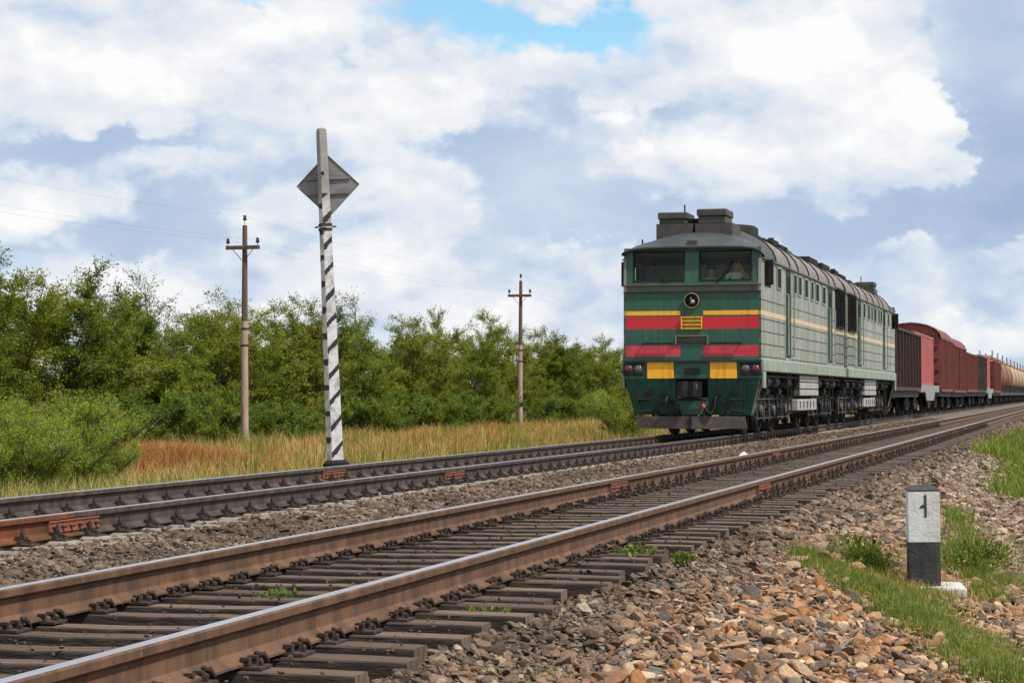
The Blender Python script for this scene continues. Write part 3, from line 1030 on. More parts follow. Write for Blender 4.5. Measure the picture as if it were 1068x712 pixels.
# ------------------------------------------------------------------ people in the cab
def person(name, at, facing, shirt, arms, label, seated=True, hair=HAIR):
    """one continuous figure grown with the skin modifier; z = 0 is the floor under the person"""
    V, E, RAD = [], [], []

    def vt(p, r, link=None):
        V.append(p)
        RAD.append(r)
        if link is not None:
            E.append((link, len(V) - 1))
        return len(V) - 1

    hip = 0.52 if seated else 0.93
    pel = vt((0, 0, hip), 0.145)
    wst = vt((0, -0.01, hip + 0.20), 0.135, pel)
    che = vt((0, 0.0, hip + 0.40), 0.155, wst)
    shl = vt((0, 0.0, hip + 0.53), 0.105, che)
    nek = vt((0, 0.015, hip + 0.62), 0.055, shl)
    hd0 = vt((0, 0.03, hip + 0.70), 0.080, nek)
    hd1 = vt((0, 0.035, hip + 0.79), 0.096, hd0)
    hd2 = vt((0, 0.025, hip + 0.87), 0.070, hd1)
    for sx, (el, wr, fing) in zip((1, -1), arms):
        sh = vt((sx * 0.19, 0, hip + 0.52), 0.068, shl)
        e = vt((el[0], el[1], hip + el[2]), 0.047, sh)
        w = vt((wr[0], wr[1], hip + wr[2]), 0.031, e)
        d = Vector(fing).normalized()
        side = Vector((0, 0, 1)).cross(d)
        side = side.normalized() if side.length > 0.1 else Vector((1, 0, 0))
        wp = Vector((wr[0], wr[1], hip + wr[2]))
        palm = vt(tuple(wp + d * 0.075), 0.030, w)
        for q, ln in zip((-1.5, -0.5, 0.5, 1.5), (0.060, 0.075, 0.078, 0.068)):
            k0 = vt(tuple(wp + d * 0.105 + side * 0.019 * q), 0.0095, palm)
            k1 = vt(tuple(wp + d * (0.105 + ln * 0.6) + side * 0.021 * q + Vector((0, 0.008, 0))), 0.0085, k0)
            vt(tuple(wp + d * (0.105 + ln) + side * 0.021 * q + Vector((0, 0.024, 0))), 0.0075, k1)
        t0 = vt(tuple(wp + d * 0.035 - side * 0.040), 0.0115, palm)
        vt(tuple(wp + d * 0.085 - side * 0.058), 0.009, t0)
    for sx in (1, -1):
        if seated:
            kn = vt((sx * 0.13, 0.44, hip - 0.02), 0.068, vt((sx * 0.10, 0.04, hip - 0.02), 0.095, pel))
            an = vt((sx * 0.13, 0.46, 0.09), 0.042, kn)
            vt((sx * 0.14, 0.60, 0.045), 0.038, an)
        else:
            kn = vt((sx * 0.11, 0.02, 0.50), 0.065, vt((sx * 0.10, 0, hip - 0.06), 0.095, pel))
            an = vt((sx * 0.11, 0, 0.09), 0.042, kn)
            vt((sx * 0.12, 0.14, 0.045), 0.038, an)
    me = bpy.data.meshes.new(name)
    me.from_pydata(V, E, [])
    o = bpy.data.objects.new(name, me)
    col.objects.link(o)
    sk = o.modifiers.new('skin', 'SKIN')
    sk.use_smooth_shade = True
    for i, r in enumerate(RAD):
        me.skin_vertices[0].data[i].radius = (r, r)
    me.skin_vertices[0].data[0].use_root = True
    sb = o.modifiers.new('smooth', 'SUBSURF')
    sb.levels = sb.render_levels = 2
    dg = bpy.context.evaluated_depsgraph_get()
    m2 = bpy.data.meshes.new_from_object(o.evaluated_get(dg))
    o.modifiers.clear()
    o.data = m2
    m2.materials.clear()
    trousers = BLACK
    for m in (SKIN, shirt, trousers):
        m2.materials.append(m)
    # face relief: nose, brow, chin pulled out of the head
    for v in m2.vertices:
        p = v.co
        dz = p.z - hip
        if dz > 0.64 and p.y > 0.08:
            p.y += 0.028 * math.exp(-((dz - 0.77) / 0.018) ** 2 - (p.x / 0.014) ** 2)
            p.y += 0.008 * math.exp(-((dz - 0.70) / 0.02) ** 2 - (p.x / 0.03) ** 2)
            p.y -= 0.010 * (math.exp(-((dz - 0.80) / 0.012) ** 2 - ((abs(p.x) - 0.034) / 0.016) ** 2))
    for pl in m2.polygons:
        c = pl.center
        dz = c.z - hip
        skin = dz > 0.575 and abs(c.x) < 0.13
        for sx, (el, wr, fing) in zip((1, -1), arms):
            e = Vector((el[0], el[1], hip + el[2]))
            s0 = Vector((sx * 0.19, 0, hip + 0.52))
            wv = Vector((wr[0], wr[1], hip + wr[2]))
            ax = (wv - e)
            tt = (Vector(c) - e).dot(ax) / ax.length_squared
            near = ((Vector(c) - e) - ax * min(max(tt, 0), 1.9)).length
            if tt > 0.02 and near < 0.16 and (Vector(c) - Vector((0, 0, hip + 0.4))).length > 0.24:
                skin = True
        pl.material_index = 0 if skin else (1 if dz > 0.02 else 2)
    tag(o, label, 'person')
    hb = MB()
    hb.lathe([(0.104, -0.02), (0.107, 0.03), (0.095, 0.075), (0.06, 0.105), (0.0, 0.115)], hair, 'Z', (0, 0.02, hip + 0.80), 14)
    hb.build('hair', o)
    for sx in (1, -1):
        ey = MB()
        ey.lathe([(0.0, -0.008), (0.007, -0.005), (0.009, 0), (0.007, 0.005), (0.0, 0.008)], BLACK, 'Z', (sx * 0.034, 0.116, hip + 0.80), 8)
        ey.build('eye', o)
    o.location = at
    o.rotation_euler = (0, 0, facing)
    return o


# ------------------------------------------------------------------ locomotive section
def roof_ring(y, dz=0.0, w=1.55):
    k = w / 1.55
    half = [(1.55, 3.93), (1.535, 4.03), (1.47, 4.15), (1.32, 4.29), (1.08, 4.42), (0.78, 4.52), (0.42, 4.58), (0.0, 4.60)]
    half = [(x, 3.93 + (z - 3.93) * (1.30 if y > 2.0 else 1.0)) for x, z in half]
    return [(x * k, y, z + dz) for x, z in half] + [(-x * k, y, z + dz) for x, z in half[-2::-1]]


def loco_section():
    root = empty('diesel_locomotive')
    LEN = 16.75
    FLOOR = 1.52
    # ---- side walls, rear wall and cab partition
    rows = [1.52, 1.74, 1.765, 2.02, 2.045, 2.30, 2.325, 2.58, 2.605, 2.68, 2.78, 3.00, 3.025, 3.93]
    cols = [0.0, 1.9, 1.93, 3.85, 3.88, 5.1, 5.13, 8.35, 8.38, 10.9, 10.93, 12.5, 12.53, 13.75, 13.78, 14.35, 14.38, 16.6, LEN]
    holes = [(0.55, 1.45, 3.34, 3.88)]
    us = cols + [a for hh in holes for a in hh[:2]] + [4.05, 4.85, 12.65, 13.6]
    vs = rows + [a for hh in holes for a in hh[2:]]

    def side_cell(u, v):
        for a, b2, c, d in holes:
            if a < u < b2 and c < v < d:
                return None
        for q in range(len(cols) - 1):
            if cols[q + 1] - cols[q] < 0.05 and cols[q] < u < cols[q + 1]:
                return SEAM
        if 2.68 < v < 2.78:
            return PEACH
        for q in range(len(rows) - 1):
            if rows[q + 1] - rows[q] < 0.04 and rows[q] < v < rows[q + 1] and not (14.35 < u < 16.6) and not (3.88 < u < 5.1) and not (12.53 < u < 13.75):
                return SEAM
        return SIDEGREEN
    body = MB()
    for sx in (1, -1):
        body.wall(us, vs, lambda u, v, d, sx=sx: (sx * (1.55 - d), u, v), side_cell, 0.06)
    # rear wall with a gangway opening
    body.wall([-1.49, -0.4, 0.4, 1.49], [FLOOR, 1.56, 3.5, 3.93], lambda u, v, d: (u, LEN - d, v), lambda u, v: None if abs(u) < 0.4 and 1.56 < v < 3.5 else GREEN, 0.05)
    body.wall([-1.49, 1.49], [FLOOR, 3.93], lambda u, v, d: (u, 2.3 - d, v), lambda u, v: CABIN, 0.05)
    body.box((-1.48, 0.08, FLOOR - 0.06), (1.48, LEN - 0.06, FLOOR + 0.0), BLACK)
    # cab ceiling and lining
    body.box((-1.46, 0.12, 4.10), (1.46, 2.24, 4.13), CABIN)
    bo = body.build('body', root)

    # ---- cab front
    fr = MB()
    zs = [1.27, 1.63, 1.67, 1.76, 2.00, 2.035, 2.37, 2.64, 2.68, 2.775, 3.21, 3.35, 3.43, 4.12, 4.19]
    xs = [-1.55, -1.51, -1.34, -0.26, -0.24, -0.16, 0.16, 0.24, 0.26, 1.34, 1.51, 1.55]

    def front_cell(u, v):
        a = abs(u)
        if 3.43 < v < 4.12 and 0.16 < a < 1.34:
            return None
        if 2.68 < v < 2.775 and a > 0.26:
            return YELLOW
        if 2.37 < v < 2.64 and a > 0.24 and a < 1.51:
            return RED
        if 1.76 < v < 2.00 and a > 0.26 and a < 1.51:
            return PINKRED
        if 3.21 < v < 3.35:
            return SILLGREY
        return GREEN
    fr.wall(xs, zs, lambda u, v, d: (u, -0.0 + d + (0.05 * max(0.0, (v - 3.33) / 0.77)), v), front_cell, 0.06)
    fo = fr.build('cab_front', root)
    # sill ledge, waist ledge, drip bars
    q = MB()
    q.box((-1.57, -0.05, 3.345), (1.57, -0.003, 3.365), SILLGREY)
    q.box((-1.57, -0.07, 1.635), (1.57, -0.003, 1.675), SEAM)
    q.box((-1.57, -0.045, 3.195), (1.57, -0.003, 3.207), SEAM)
    q.build('ledge', fo)
    for sx in (1, -1):
        # window: rubber frame, pane, middle bar and wiper
        w = MB()
        x0, x1 = (0.16, 1.34)
        yy = lambda z: 0.05 * max(0.0, (z - 3.33) / 0.77)
        for a0, a1, z0, z1 in ((x0, x1, 3.43, 3.465), (x0, x1, 4.085, 4.12), (x0, x0 + 0.035, 3.465, 4.085), (x1 - 0.035, x1, 3.465, 4.085)):
            aa = sorted((sx * a0, sx * a1))
            w.add([(aa[0], yy(z0) - 0.008, z0), (aa[1], yy(z0) - 0.008, z0), (aa[1], yy(z1) - 0.008, z1), (aa[0], yy(z1) - 0.008, z1),
                   (aa[0], yy(z0) + 0.05, z0), (aa[1], yy(z0) + 0.05, z0), (aa[1], yy(z1) + 0.05, z1), (aa[0], yy(z1) + 0.05, z1)],
                  [(0, 1, 2, 3), (7, 6, 5, 4), (0, 4, 5, 1), (1, 5, 6, 2), (2, 6, 7, 3), (3, 7, 4, 0)], BLACK)
        wo = w.build('front_window', root)
        g = MB()
        aa = sorted((sx * (x0 + 0.03), sx * (x1 - 0.03)))
        g.add([(aa[0], yy(3.45) + 0.025, 3.45), (aa[1], yy(3.45) + 0.025, 3.45), (aa[1], yy(4.1) + 0.025, 4.1), (aa[0], yy(4.1) + 0.025, 4.1)], [(0, 1, 2, 3)], GLASS)
        g.build('pane', wo)
        wi = MB()
        wi.bar((sx * 0.55, -0.02, 3.37), (sx * 0.85, 0.005, 3.75), 0.012, BLACK, 5)
        wi.bar((sx * 0.80, 0.002, 3.60), (sx * 0.90, 0.012, 3.90), 0.014, BLACK, 5)
        wi.build('wiper', wo)
        # side cab window with its folded mirror
        sw = MB()
        for a0, a1, z0, z1 in ((0.55, 1.45, 3.34, 3.38), (0.55, 1.45, 3.84, 3.88), (0.55, 0.59, 3.38, 3.84), (1.41, 1.45, 3.38, 3.84), (0.98, 1.02, 3.38, 3.84)):
            sw.box((min(sx * 1.50, sx * 1.565), a0, z0), (max(sx * 1.50, sx * 1.565), a1, z1), BLACK)
        so = sw.build('cab_side_window', root)
        g = MB()
        g.box((min(sx * 1.52, sx * 1.535), 0.57, 3.36), (max(sx * 1.52, sx * 1.535), 1.43, 3.86), GLASS)
        g.build('pane', so)
        mi = MB()
        mi.box((min(sx * 1.57, sx * 1.74), 0.62, 3.36), (max(sx * 1.57, sx * 1.74), 0.66, 3.93), BLACK, 0.012)
        mi.bar((sx * 1.55, 0.66, 3.85), (sx * 1.66, 0.64, 3.88), 0.015, BLACK, 5)
        mi.build('mirror', root)
        # row of engine-room windows
        for a, b2 in ((2.45, 3.15), (5.35, 5.95), (6.25, 6.85), (7.45, 8.15), (8.75, 9.3), (9.75, 10.5), (11.25, 12.0)):
            s = MB()
            zz0, zz1 = 3.36, 3.88
            for c0, c1, z0, z1 in ((a, b2, zz0, zz0 + 0.04), (a, b2, zz1 - 0.04, zz1), (a, a + 0.045, zz0 + 0.04, zz1 - 0.04), (b2 - 0.045, b2, zz0 + 0.04, zz1 - 0.04)):
                s.box((min(sx * 1.545, sx * 1.575), c0, z0), (max(sx * 1.545, sx * 1.575), c1, z1), PALEGREEN)
            s2 = s.build('side_window', root)
            g = MB()
            g.box((min(sx * 1.545, sx * 1.558), a + 0.04, zz0 + 0.035), (max(sx * 1.545, sx * 1.558), b2 - 0.04, zz1 - 0.035), DARKGLASS)
            g.build('pane', s2)
        # doors: recessed green leaf, grab rails either side, window in the leaf
        for a, b2 in ((4.05, 4.85), (12.65, 13.6)):
            d = MB()
            d.box((min(sx * 1.545, sx * 1.562), a, 1.80), (max(sx * 1.545, sx * 1.562), b2, 3.90), DOORGREEN)
            d.box((min(sx * 1.562, sx * 1.57), a + 0.18, 3.15), (max(sx * 1.562, sx * 1.57), b2 - 0.18, 3.75), DARKGLASS)
            do = d.build('door', root)
            hd = MB()
            for c in (a - 0.12, b2 + 0.12):
                hd.bar((sx * 1.63, c, 1.85), (sx * 1.63, c, 3.3), 0.018, PALEGREEN, 6)
                hd.bar((sx * 1.545, c, 1.85), (sx * 1.63, c, 1.85), 0.014, PALEGREEN, 5)
                hd.bar((sx * 1.545, c, 3.3), (sx * 1.63, c, 3.3), 0.014, PALEGREEN, 5)
            hd.bar((sx * 1.57, b2 - 0.1, 2.6), (sx * 1.60, b2 - 0.22, 2.6), 0.012, STEEL, 5)
            hd.build('handrail', do)
            st = MB()
            for zq in (0.45, 0.80, 1.15):
                st.box((min(sx * 1.30, sx * 1.60), a + 0.1, zq), (max(sx * 1.30, sx * 1.60), b2 - 0.1, zq + 0.03), RUNGEAR)
            for c in (a + 0.1, b2 - 0.13):
                st.box((min(sx * 1.56, sx * 1.59), c, 0.45), (max(sx * 1.56, sx * 1.59), c + 0.03, 1.5), RUNGEAR)
            st.build('steps', root)
        # cooling louvres: deep black frame with slats
        lv = MB()
        L0, L1, z0, z1 = 14.42, 16.56, 2.82, 3.98
        X = lambda d: sx * (1.55 + d)
        bx = lambda d0, d1, y0, y1, a0, a1, m: lv.box((min(X(d0), X(d1)), y0, a0), (max(X(d0), X(d1)), y1, a1), m)
        bx(-0.03, 0.006, L0, L1, z0, z1, SEAM)
        for q in range(17):
            zz = z0 + 0.05 + q * 0.066
            lv.add([(X(0.007), L0 + 0.05, zz + 0.045), (X(0.05), L0 + 0.05, zz), (X(0.05), L1 - 0.05, zz), (X(0.007), L1 - 0.05, zz + 0.045)], [(0, 1, 2, 3), (3, 2, 1, 0)], BLACK)
        for c in (L0, L0 + 0.52, L0 + 1.05, L0 + 1.58, L1 - 0.04):
            bx(0.006, 0.06, c, c + 0.04, z0, z1, BLACK)
        bx(0.006, 0.065, L0, L1, z1 - 0.04, z1, BLACK)
        bx(0.006, 0.065, L0, L1, z0, z0 + 0.04, BLACK)
        lv.build('louvre', root)
        lg = MB()
        for c in np.arange(14.5, 16.6, 0.34):
            lg.box((min(sx * 1.545, sx * 1.555), c, 1.78), (max(sx * 1.545, sx * 1.555), c + 0.06, 2.66), SEAM)
        for zz in (1.80, 2.08, 2.36, 2.62):
            lg.box((min(sx * 1.545, sx * 1.557), 14.5, zz), (max(sx * 1.545, sx * 1.557), 16.5, zz + 0.025), SEAM)
        lg.build('grille', root)
        # long sill beam and corner post
        sb = MB()
        sb.box((min(sx * 1.40, sx * 1.61), 0.12, 1.42), (max(sx * 1.40, sx * 1.61), LEN, 1.70), PALEGREEN, 0.02)
        sb.box((min(sx * 1.55, sx * 1.60), 0.10, 1.05), (max(sx * 1.55, sx * 1.60), 0.42, 1.42), PALEGREEN, 0.01)
        sb.build('sill_beam', root)
        gut = MB()
        gut.box((min(sx * 1.545, sx * 1.60), 0.06, 3.925), (max(sx * 1.545, sx * 1.60), LEN, 3.955), SILLGREY)
        gut.build('gutter', root)
    # ---- headlamp in the middle of the nose
    hl = MB()
    hl.lathe([(0.15, 0.0), (0.175, 0.0), (0.175, -0.04), (0.163, -0.05), (0.15, -0.04)], CREAM, 'Y', (0, 0, 3.0), 28)
    hl.lathe([(0.0, -0.014), (0.15, -0.016), (0.15, -0.004), (0.0, -0.003)], BLACK, 'Y', (0, 0, 3.0), 24)
    hl.lathe([(0.045, -0.014), (0.052, -0.026), (0.0, -0.03)], BATTERY, 'Y', (0.02, 0, 2.97), 14)
    hl.box((-0.035, -0.026, 3.03), (0.005, -0.012, 3.08), CREAM)
    hl.build('headlamp', root)
    np_ = MB()
    np_.box((-0.23, -0.03, 2.375), (0.23, -0.003, 2.645), OLIVE)
    for z in (2.375, 2.46, 2.545, 2.63):
        np_.box((-0.235, -0.045, z - 0.01), (0.235, -0.03, z + 0.012), YELLOW)
    for sx in (1, -1):
        np_.box((sx * 0.228 - 0.012, -0.046, 2.37), (sx * 0.228 + 0.012, -0.03, 2.65), YELLOW)
    np_.build('vent_grille', root)
    bxm = MB()
    bxm.box((-0.34, -0.028, 2.06), (0.34, -0.003, 2.21), SEAM)
    for a0, a1, z0, z1 in ((-0.37, 0.37, 2.205, 2.228), (-0.37, -0.345, 2.03, 2.205), (0.345, 0.37, 2.03, 2.205)):
        bxm.box((a0, -0.034, z0), (a1, -0.003, z1), CREAM)
    bxm.build('number_frame', root)
    for sx in (1, -1):
        hb = MB()
        hb.bar((sx * 0.42, -0.075, 2.055), (sx * 1.12, -0.075, 2.055), 0.020, BLACK, 6)
        for a in (0.44, 1.1):
            hb.bar((sx * a, -0.003, 2.055), (sx * a, -0.075, 2.055), 0.015, BLACK, 5)
        hb.build('handrail', root)
        # lamp cluster and yellow panel
        lc = MB()
        a = sorted((sx * 1.08, sx * 1.56))
        lc.box((a[0], -0.05, 1.34), (a[1], -0.003, 1.61), RUNGEAR, 0.012)
        lo = lc.build('marker_lamp', root)
        for dx, m in ((1.43, LENSR), (1.21, LENSC)):
            ln = MB()
            ln.lathe([(0.0, -0.084), (0.05, -0.080), (0.078, -0.066), (0.085, -0.056), (0.09, -0.056), (0.09, -0.045)], m, 'Y', (sx * dx, 0, 1.475), 16)
            ln.build('lens', lo)
        yp = MB()
        a = sorted((sx * 0.41, sx * 1.01))
        yp.box((a[0], -0.03, 1.265), (a[1], -0.003, 1.66), YELLOW, 0.006)
        yp.build('warning_panel', root)
    # ---- tapered skirt, coupler pocket and coupler
    sk = MB()
    prof = lambda hw: [(-hw, 0), (hw, 0)]
    pts = [(1.52, 1.262), (1.50, 1.20), (1.27, 0.56)]
    for sx in (1, -1):
        sk.add([(sx * 0.36, -0.02, 1.262), (sx * 1.52, -0.02, 1.262), (sx * 1.31, 0.06, 0.46), (sx * 0.36, 0.06, 0.46)], [(0, 1, 2, 3), (3, 2, 1, 0)], GREEN)
        sk.add([(sx * 1.52, -0.02, 1.262), (sx * 1.52, 0.55, 1.262), (sx * 1.31, 0.5, 0.46), (sx * 1.31, 0.06, 0.46)], [(0, 1, 2, 3), (3, 2, 1, 0)], PALEGREEN)
        for a, z in ((0.62, 0.95), (0.95, 0.98)):
            sk.box((sx * a - 0.06, -0.035, z - 0.05), (sx * a + 0.06, 0.02, z + 0.06), BLACK)
        sk.box((min(sx * 0.42, sx * 0.75), -0.10, 0.74), (max(sx * 0.42, sx * 0.75), 0.0, 0.80), BLACK)
    sk.box((-0.36, 0.03, 0.46), (0.36, 0.06, 0.84), GREEN)
    sk.box((-0.36, 0.35, 0.84), (0.36, 0.38, 1.30), BLACK)
    sk.box((-0.46, -0.04, 1.255), (0.46, 0.02, 1.275), BLACK)
    sk.box((-0.17, -0.035, 1.36), (0.17, -0.003, 1.50), BLACK)
    sk.build('front_skirt', root)
    cp = MB()
    cp.box((-0.16, -0.12, 0.92), (0.16, 0.36, 1.16), BLACK, 0.03)
    cp.prism([(-0.24, -0.50), (-0.24, -0.08), (0.24, -0.08), (0.24, -0.22), (0.10, -0.25), (0.06, -0.34), (0.18, -0.42), (0.12, -0.50), (-0.02, -0.46), (-0.12, -0.52)], 0.86, 1.20, BLACK, 'Z')
    cp.box((-0.23, -0.46, 0.84), (-0.19, -0.10, 1.20), STEEL, 0.01)
    cp.bar((-0.33, -0.05, 0.80), (0.33, -0.05, 0.80), 0.03, RUNGEAR, 6)
    cp.box((0.02, -0.30, 1.02), (0.16, -0.20, 1.16), STEEL, 0.02)
    cp.build('coupler', root)
    for sx in (1, -1):
        hs = MB()
        hs.tube([(sx * 0.55, 0.0, 0.86), (sx * 0.55, -0.16, 0.82), (sx * 0.54, -0.20, 0.62), (sx * 0.48, -0.22, 0.48), (sx * 0.38, -0.22, 0.52), (sx * 0.30, -0.20, 0.64)], 0.030, BLACK, 8)
        hs.bar((sx * 0.30, -0.20, 0.62), (sx * 0.27, -0.20, 0.70), 0.045, PINKRED if sx > 0 else RUNGEAR, 8)
        hs.build('brake_hose', root)
        st = MB()
        st.bar((sx * 1.18, -0.10, 0.52), (sx * 1.18, -0.10, 1.2), 0.018, BLACK, 5)
        st.bar((sx * 0.92, -0.10, 0.52), (sx * 0.92, -0.10, 0.8), 0.018, BLACK, 5)
        for z in (0.54, 0.80):
            st.bar((sx * 0.90, -0.12, z), (sx * 1.20, -0.12, z), 0.022, BLACK, 5)
        st.build('steps', root)
    pw = MB()
    for sx in (1, -1):
        a = sorted((sx * 0.015, sx * 1.24))
        pw.add([(sx * 0.015, -0.20, 0.43), (sx * 1.20, -0.10, 0.43), (sx * 1.24, -0.10, 0.16), (sx * 0.015, -0.22, 0.15),
                (sx * 0.015, -0.15, 0.43), (sx * 1.20, -0.05, 0.43), (sx * 1.24, -0.05, 0.16), (sx * 0.015, -0.17, 0.15)],
               [(0, 1, 2, 3), (3, 2, 1, 0), (4, 7, 6, 5), (0, 4, 5, 1), (1, 5, 6, 2), (2, 6, 7, 3), (0, 3, 7, 4)], PLOW)
        pw.bar((sx * 0.8, 0.1, 0.60), (sx * 0.8, -0.10, 0.35), 0.05, BLACK, 6)
        pw.bar((sx * 0.3, 0.1, 0.60), (sx * 0.3, -0.14, 0.35), 0.05, BLACK, 6)
    pw.box((-0.03, -0.235, 0.17), (0.03, -0.19, 0.42), BLACK)
    pw.build('track_plough', root)
    # ---- roof: cab hood, long barrel with seams, boxes and stacks
    rf = MB()
    seams = [2.35, 4.75, 6.3, 8.4, 10.5, 12.9, 14.4]
    rf.loft([roof_ring(1.0), roof_ring(1.9), roof_ring(2.28)], ROOFGREY, smooth=False)
    ys = [2.28] + seams + [LEN + 0.02]
    for i in range(len(ys) - 1):
        rf.loft([roof_ring(ys[i]), roof_ring(ys[i + 1])], ROOFPALE if i else ROOFGREY, smooth=True)
        if i:
            ring = lambda y, dz, w: roof_ring(y, dz, w)
            rf.loft([ring(ys[i] - 0.045, 0.0, 1.551), ring(ys[i] - 0.045, 0.022, 1.572), ring(ys[i] + 0.045, 0.022, 1.572), ring(ys[i] + 0.045, 0.0, 1.551)], SEAM, smooth=False)
    last = roof_ring(LEN + 0.02)
    rf.add(last, [tuple(range(len(last)))], ROOFGREY)
    # hood: brow across the windows swept up into the barrel
    brow = [(1.58, 4.055), (1.57, 4.075), (1.52, 4.12), (1.38, 4.17), (1.12, 4.195), (0.78, 4.205), (0.42, 4.21), (0.0, 4.21)]
    r0 = [(x, -0.10, z) for x, z in brow] + [(-x, -0.10, z) for x, z in brow[-2::-1]]
    rb = [(x, -0.10, z - 0.035) for x, y, z in r0]
    ru = [(x * 0.985, 0.08, z - 0.035) for x, y, z in r0]
    r1 = roof_ring(1.0)
    mid = [((a[0] * 0.45 + c[0] * 0.55), 0.36, a[2] * 0.48 + c[2] * 0.52 + 0.03) for a, c in zip(r0, r1)]
    rf.loft([ru, rb, r0, mid, r1], ROOFGREY, smooth=True)
    rf.box((-0.10, -0.05, 4.12), (0.12, 0.32, 4.34), BOXGREY)
    ro = rf.build('roof', root)
    for x0, x1, z1 in ((-0.94, -0.31, 5.07), (-0.04, 0.60, 5.13)):
        bx_ = MB()
        bx_.box((x0 - 0.05, 0.95, 4.36), (x1 + 0.16, 2.1, 4.80), BOXGREY)
        bx_.box((x0, 1.02, 4.80), (x1, 1.95, z1 - 0.16), BOXGREY, 0.02)
        bx_.box((x0 - 0.025, 0.99, z1 - 0.16), (x1 + 0.025, 1.98, z1), BOXGREY, 0.02)
        bx_.build('roof_box', ro)
    jb = MB()
    jb.box((-0.40, 1.2, 4.60), (0.05, 1.9, 4.93), BLACK)
    jb.build('duct', ro)
    an = MB()
    an.bar((-0.45, 1.6, 4.9), (-0.45, 1.6, 5.29), 0.018, BLACK, 6)
    an.bar((-1.22, 0.5, 4.25), (-1.22, 0.5, 4.42), 0.02, BLACK, 6)
    an.build('antenna', ro)
    ft = MB()
    ft.lathe([(0.95, 4.52), (0.95, 4.86), (0.88, 4.92), (0.80, 4.90), (0.0, 4.86)], BLACK, 'Z', (0, 3.6, 0), 28)
    ft.build('fan_ring', ro)
    ft = MB()
    ft.lathe([(0.62, 4.62), (0.62, 4.86), (0.56, 4.90), (0.0, 4.87)], BLACK, 'Z', (0, 6.4, 0), 24)
    ft.build('fan_ring', ro)
    ex = MB()
    ex.box((-0.72, 9.2, 4.66), (0.72, 10.6, 4.88), BLACK, 0.03)
    ex.box((-0.5, 9.4, 4.88), (0.5, 10.4, 5.04), BLACK, 0.03)
    for q in range(4):
        ex.bar((-0.36 + 0.24 * q, 9.9, 5.02), (-0.36 + 0.24 * q, 9.9, 5.10), 0.08, BLACK, 10)
    ex.box((-0.45, 11.2, 4.70), (0.6, 12.3, 4.88), BLACK, 0.03)
    ex.build('exhaust_hatch', ro)
    sh = MB()
    for q in range(3):
        y0 = 14.6 + q * 0.68
        sh.box((-0.80, y0, 4.62), (0.80, y0 + 0.60, 4.90), BLACK, 0.02)
    sh.build('cooler_shutter', ro)
    lifts = MB()
    for y in (5.5, 8.0, 12.6, 13.6):
        for sx in (1, -1):
            lifts.tube([(sx * 0.95, y, 4.56), (sx * 1.0, y, 4.70), (sx * 1.0, y + 0.14, 4.70), (sx * 0.95, y + 0.14, 4.56)], 0.02, BLACK, 5)
    lifts.build('lifting_eye', ro)
    # ---- underneath: fuel tank with battery boxes, trucks
    fu = MB()
    fu.prism([(-1.30, 1.40), (1.30, 1.40), (1.34, 0.9), (1.15, 0.42), (-1.15, 0.42), (-1.34, 0.9)], 6.9, 10.9, BLACK, 'Y')
    fo2 = fu.build('fuel_tank', root)
    for sx in (1, -1):
        bb = MB()
        for z0, z1 in ((0.88, 1.03), (1.055, 1.21), (1.235, 1.40)):
            bb.box((min(sx * 1.34, sx * 1.50), 7.0, z0), (max(sx * 1.34, sx * 1.50), 10.8, z1), BATTERY, 0.012)
        bb.box((min(sx * 1.34, sx * 1.47), 7.0, 0.862), (max(sx * 1.34, sx * 1.47), 10.8, 1.40), SEAM)
        bb.build('battery_box', fo2)
        lb = MB()
        lb.box((min(sx * 1.20, sx * 1.46), 6.9, 0.50), (max(sx * 1.20, sx * 1.46), 10.7, 0.79), BATTERY, 0.015)
        for q in range(5):
            lb.box((min(sx * 1.46, sx * 1.475), 7.25 + q * 0.7, 0.56), (max(sx * 1.46, sx * 1.475), 7.33 + q * 0.7, 0.74), SEAM)
        lb.build('tool_box', fo2)
    uf = MB()
    uf.box((-1.25, 0.5, 1.15), (1.25, LEN - 0.2, 1.45), BLACK)
    for sx in (1, -1):
        for y in (2.2, 3.6, 5.6, 11.9, 13.6, 15.3):
            uf.bar((sx * 1.30, y - 0.3, 1.20), (sx * 1.30, y + 0.3, 1.20), 0.13, GREASE, 12)
        uf.bar((sx * 1.42, 1.0, 1.33), (sx * 1.42, 6.8, 1.33), 0.025, GREASE, 6)
        uf.bar((sx * 1.42, 11.0, 1.33), (sx * 1.42, 16.4, 1.33), 0.025, GREASE, 6)
    uf.build('underframe', root)
    loco_bogie(root, 4.15)
    loco_bogie(root, 13.45)
    # ---- cab fittings
    desk = MB()
    desk.prism([(0.15, FLOOR), (0.50, FLOOR), (0.50, 2.45), (0.40, 2.62), (0.15, 2.70)], -1.35, 1.35, CABIN, 'X')
    desk.build('control_desk', root)
    for sx in (1, -1):
        st = MB()
        st.box((sx * 0.80 - 0.25, 0.85, 2.15), (sx * 0.80 + 0.25, 1.32, 2.25), BLACK, 0.03)
        st.box((sx * 0.80 - 0.24, 1.30, 2.20), (sx * 0.80 + 0.24, 1.40, 3.05), BLACK, 0.04)
        st.bar((sx * 0.80, 1.08, FLOOR), (sx * 0.80, 1.08, 2.16), 0.06, BLACK, 8)
        st.build('seat', root)
    return root


NOSE_Y = 46.4
loco = loco_section()
loco.location = (FAR_X, NOSE_Y, 0)
tag(loco, 'green diesel locomotive with red and yellow striped nose heading the freight train', 'locomotive', 'engine sections at the head of the train')
loco2 = copy_tree(loco)
loco2.location = (FAR_X, NOSE_Y + 16.95 * 2 + 0.35, 0)
loco2.rotation_euler = (0, 0, math.pi)
tag(loco2, 'second engine section with its back to the leading one and cab facing the wagons', 'locomotive')
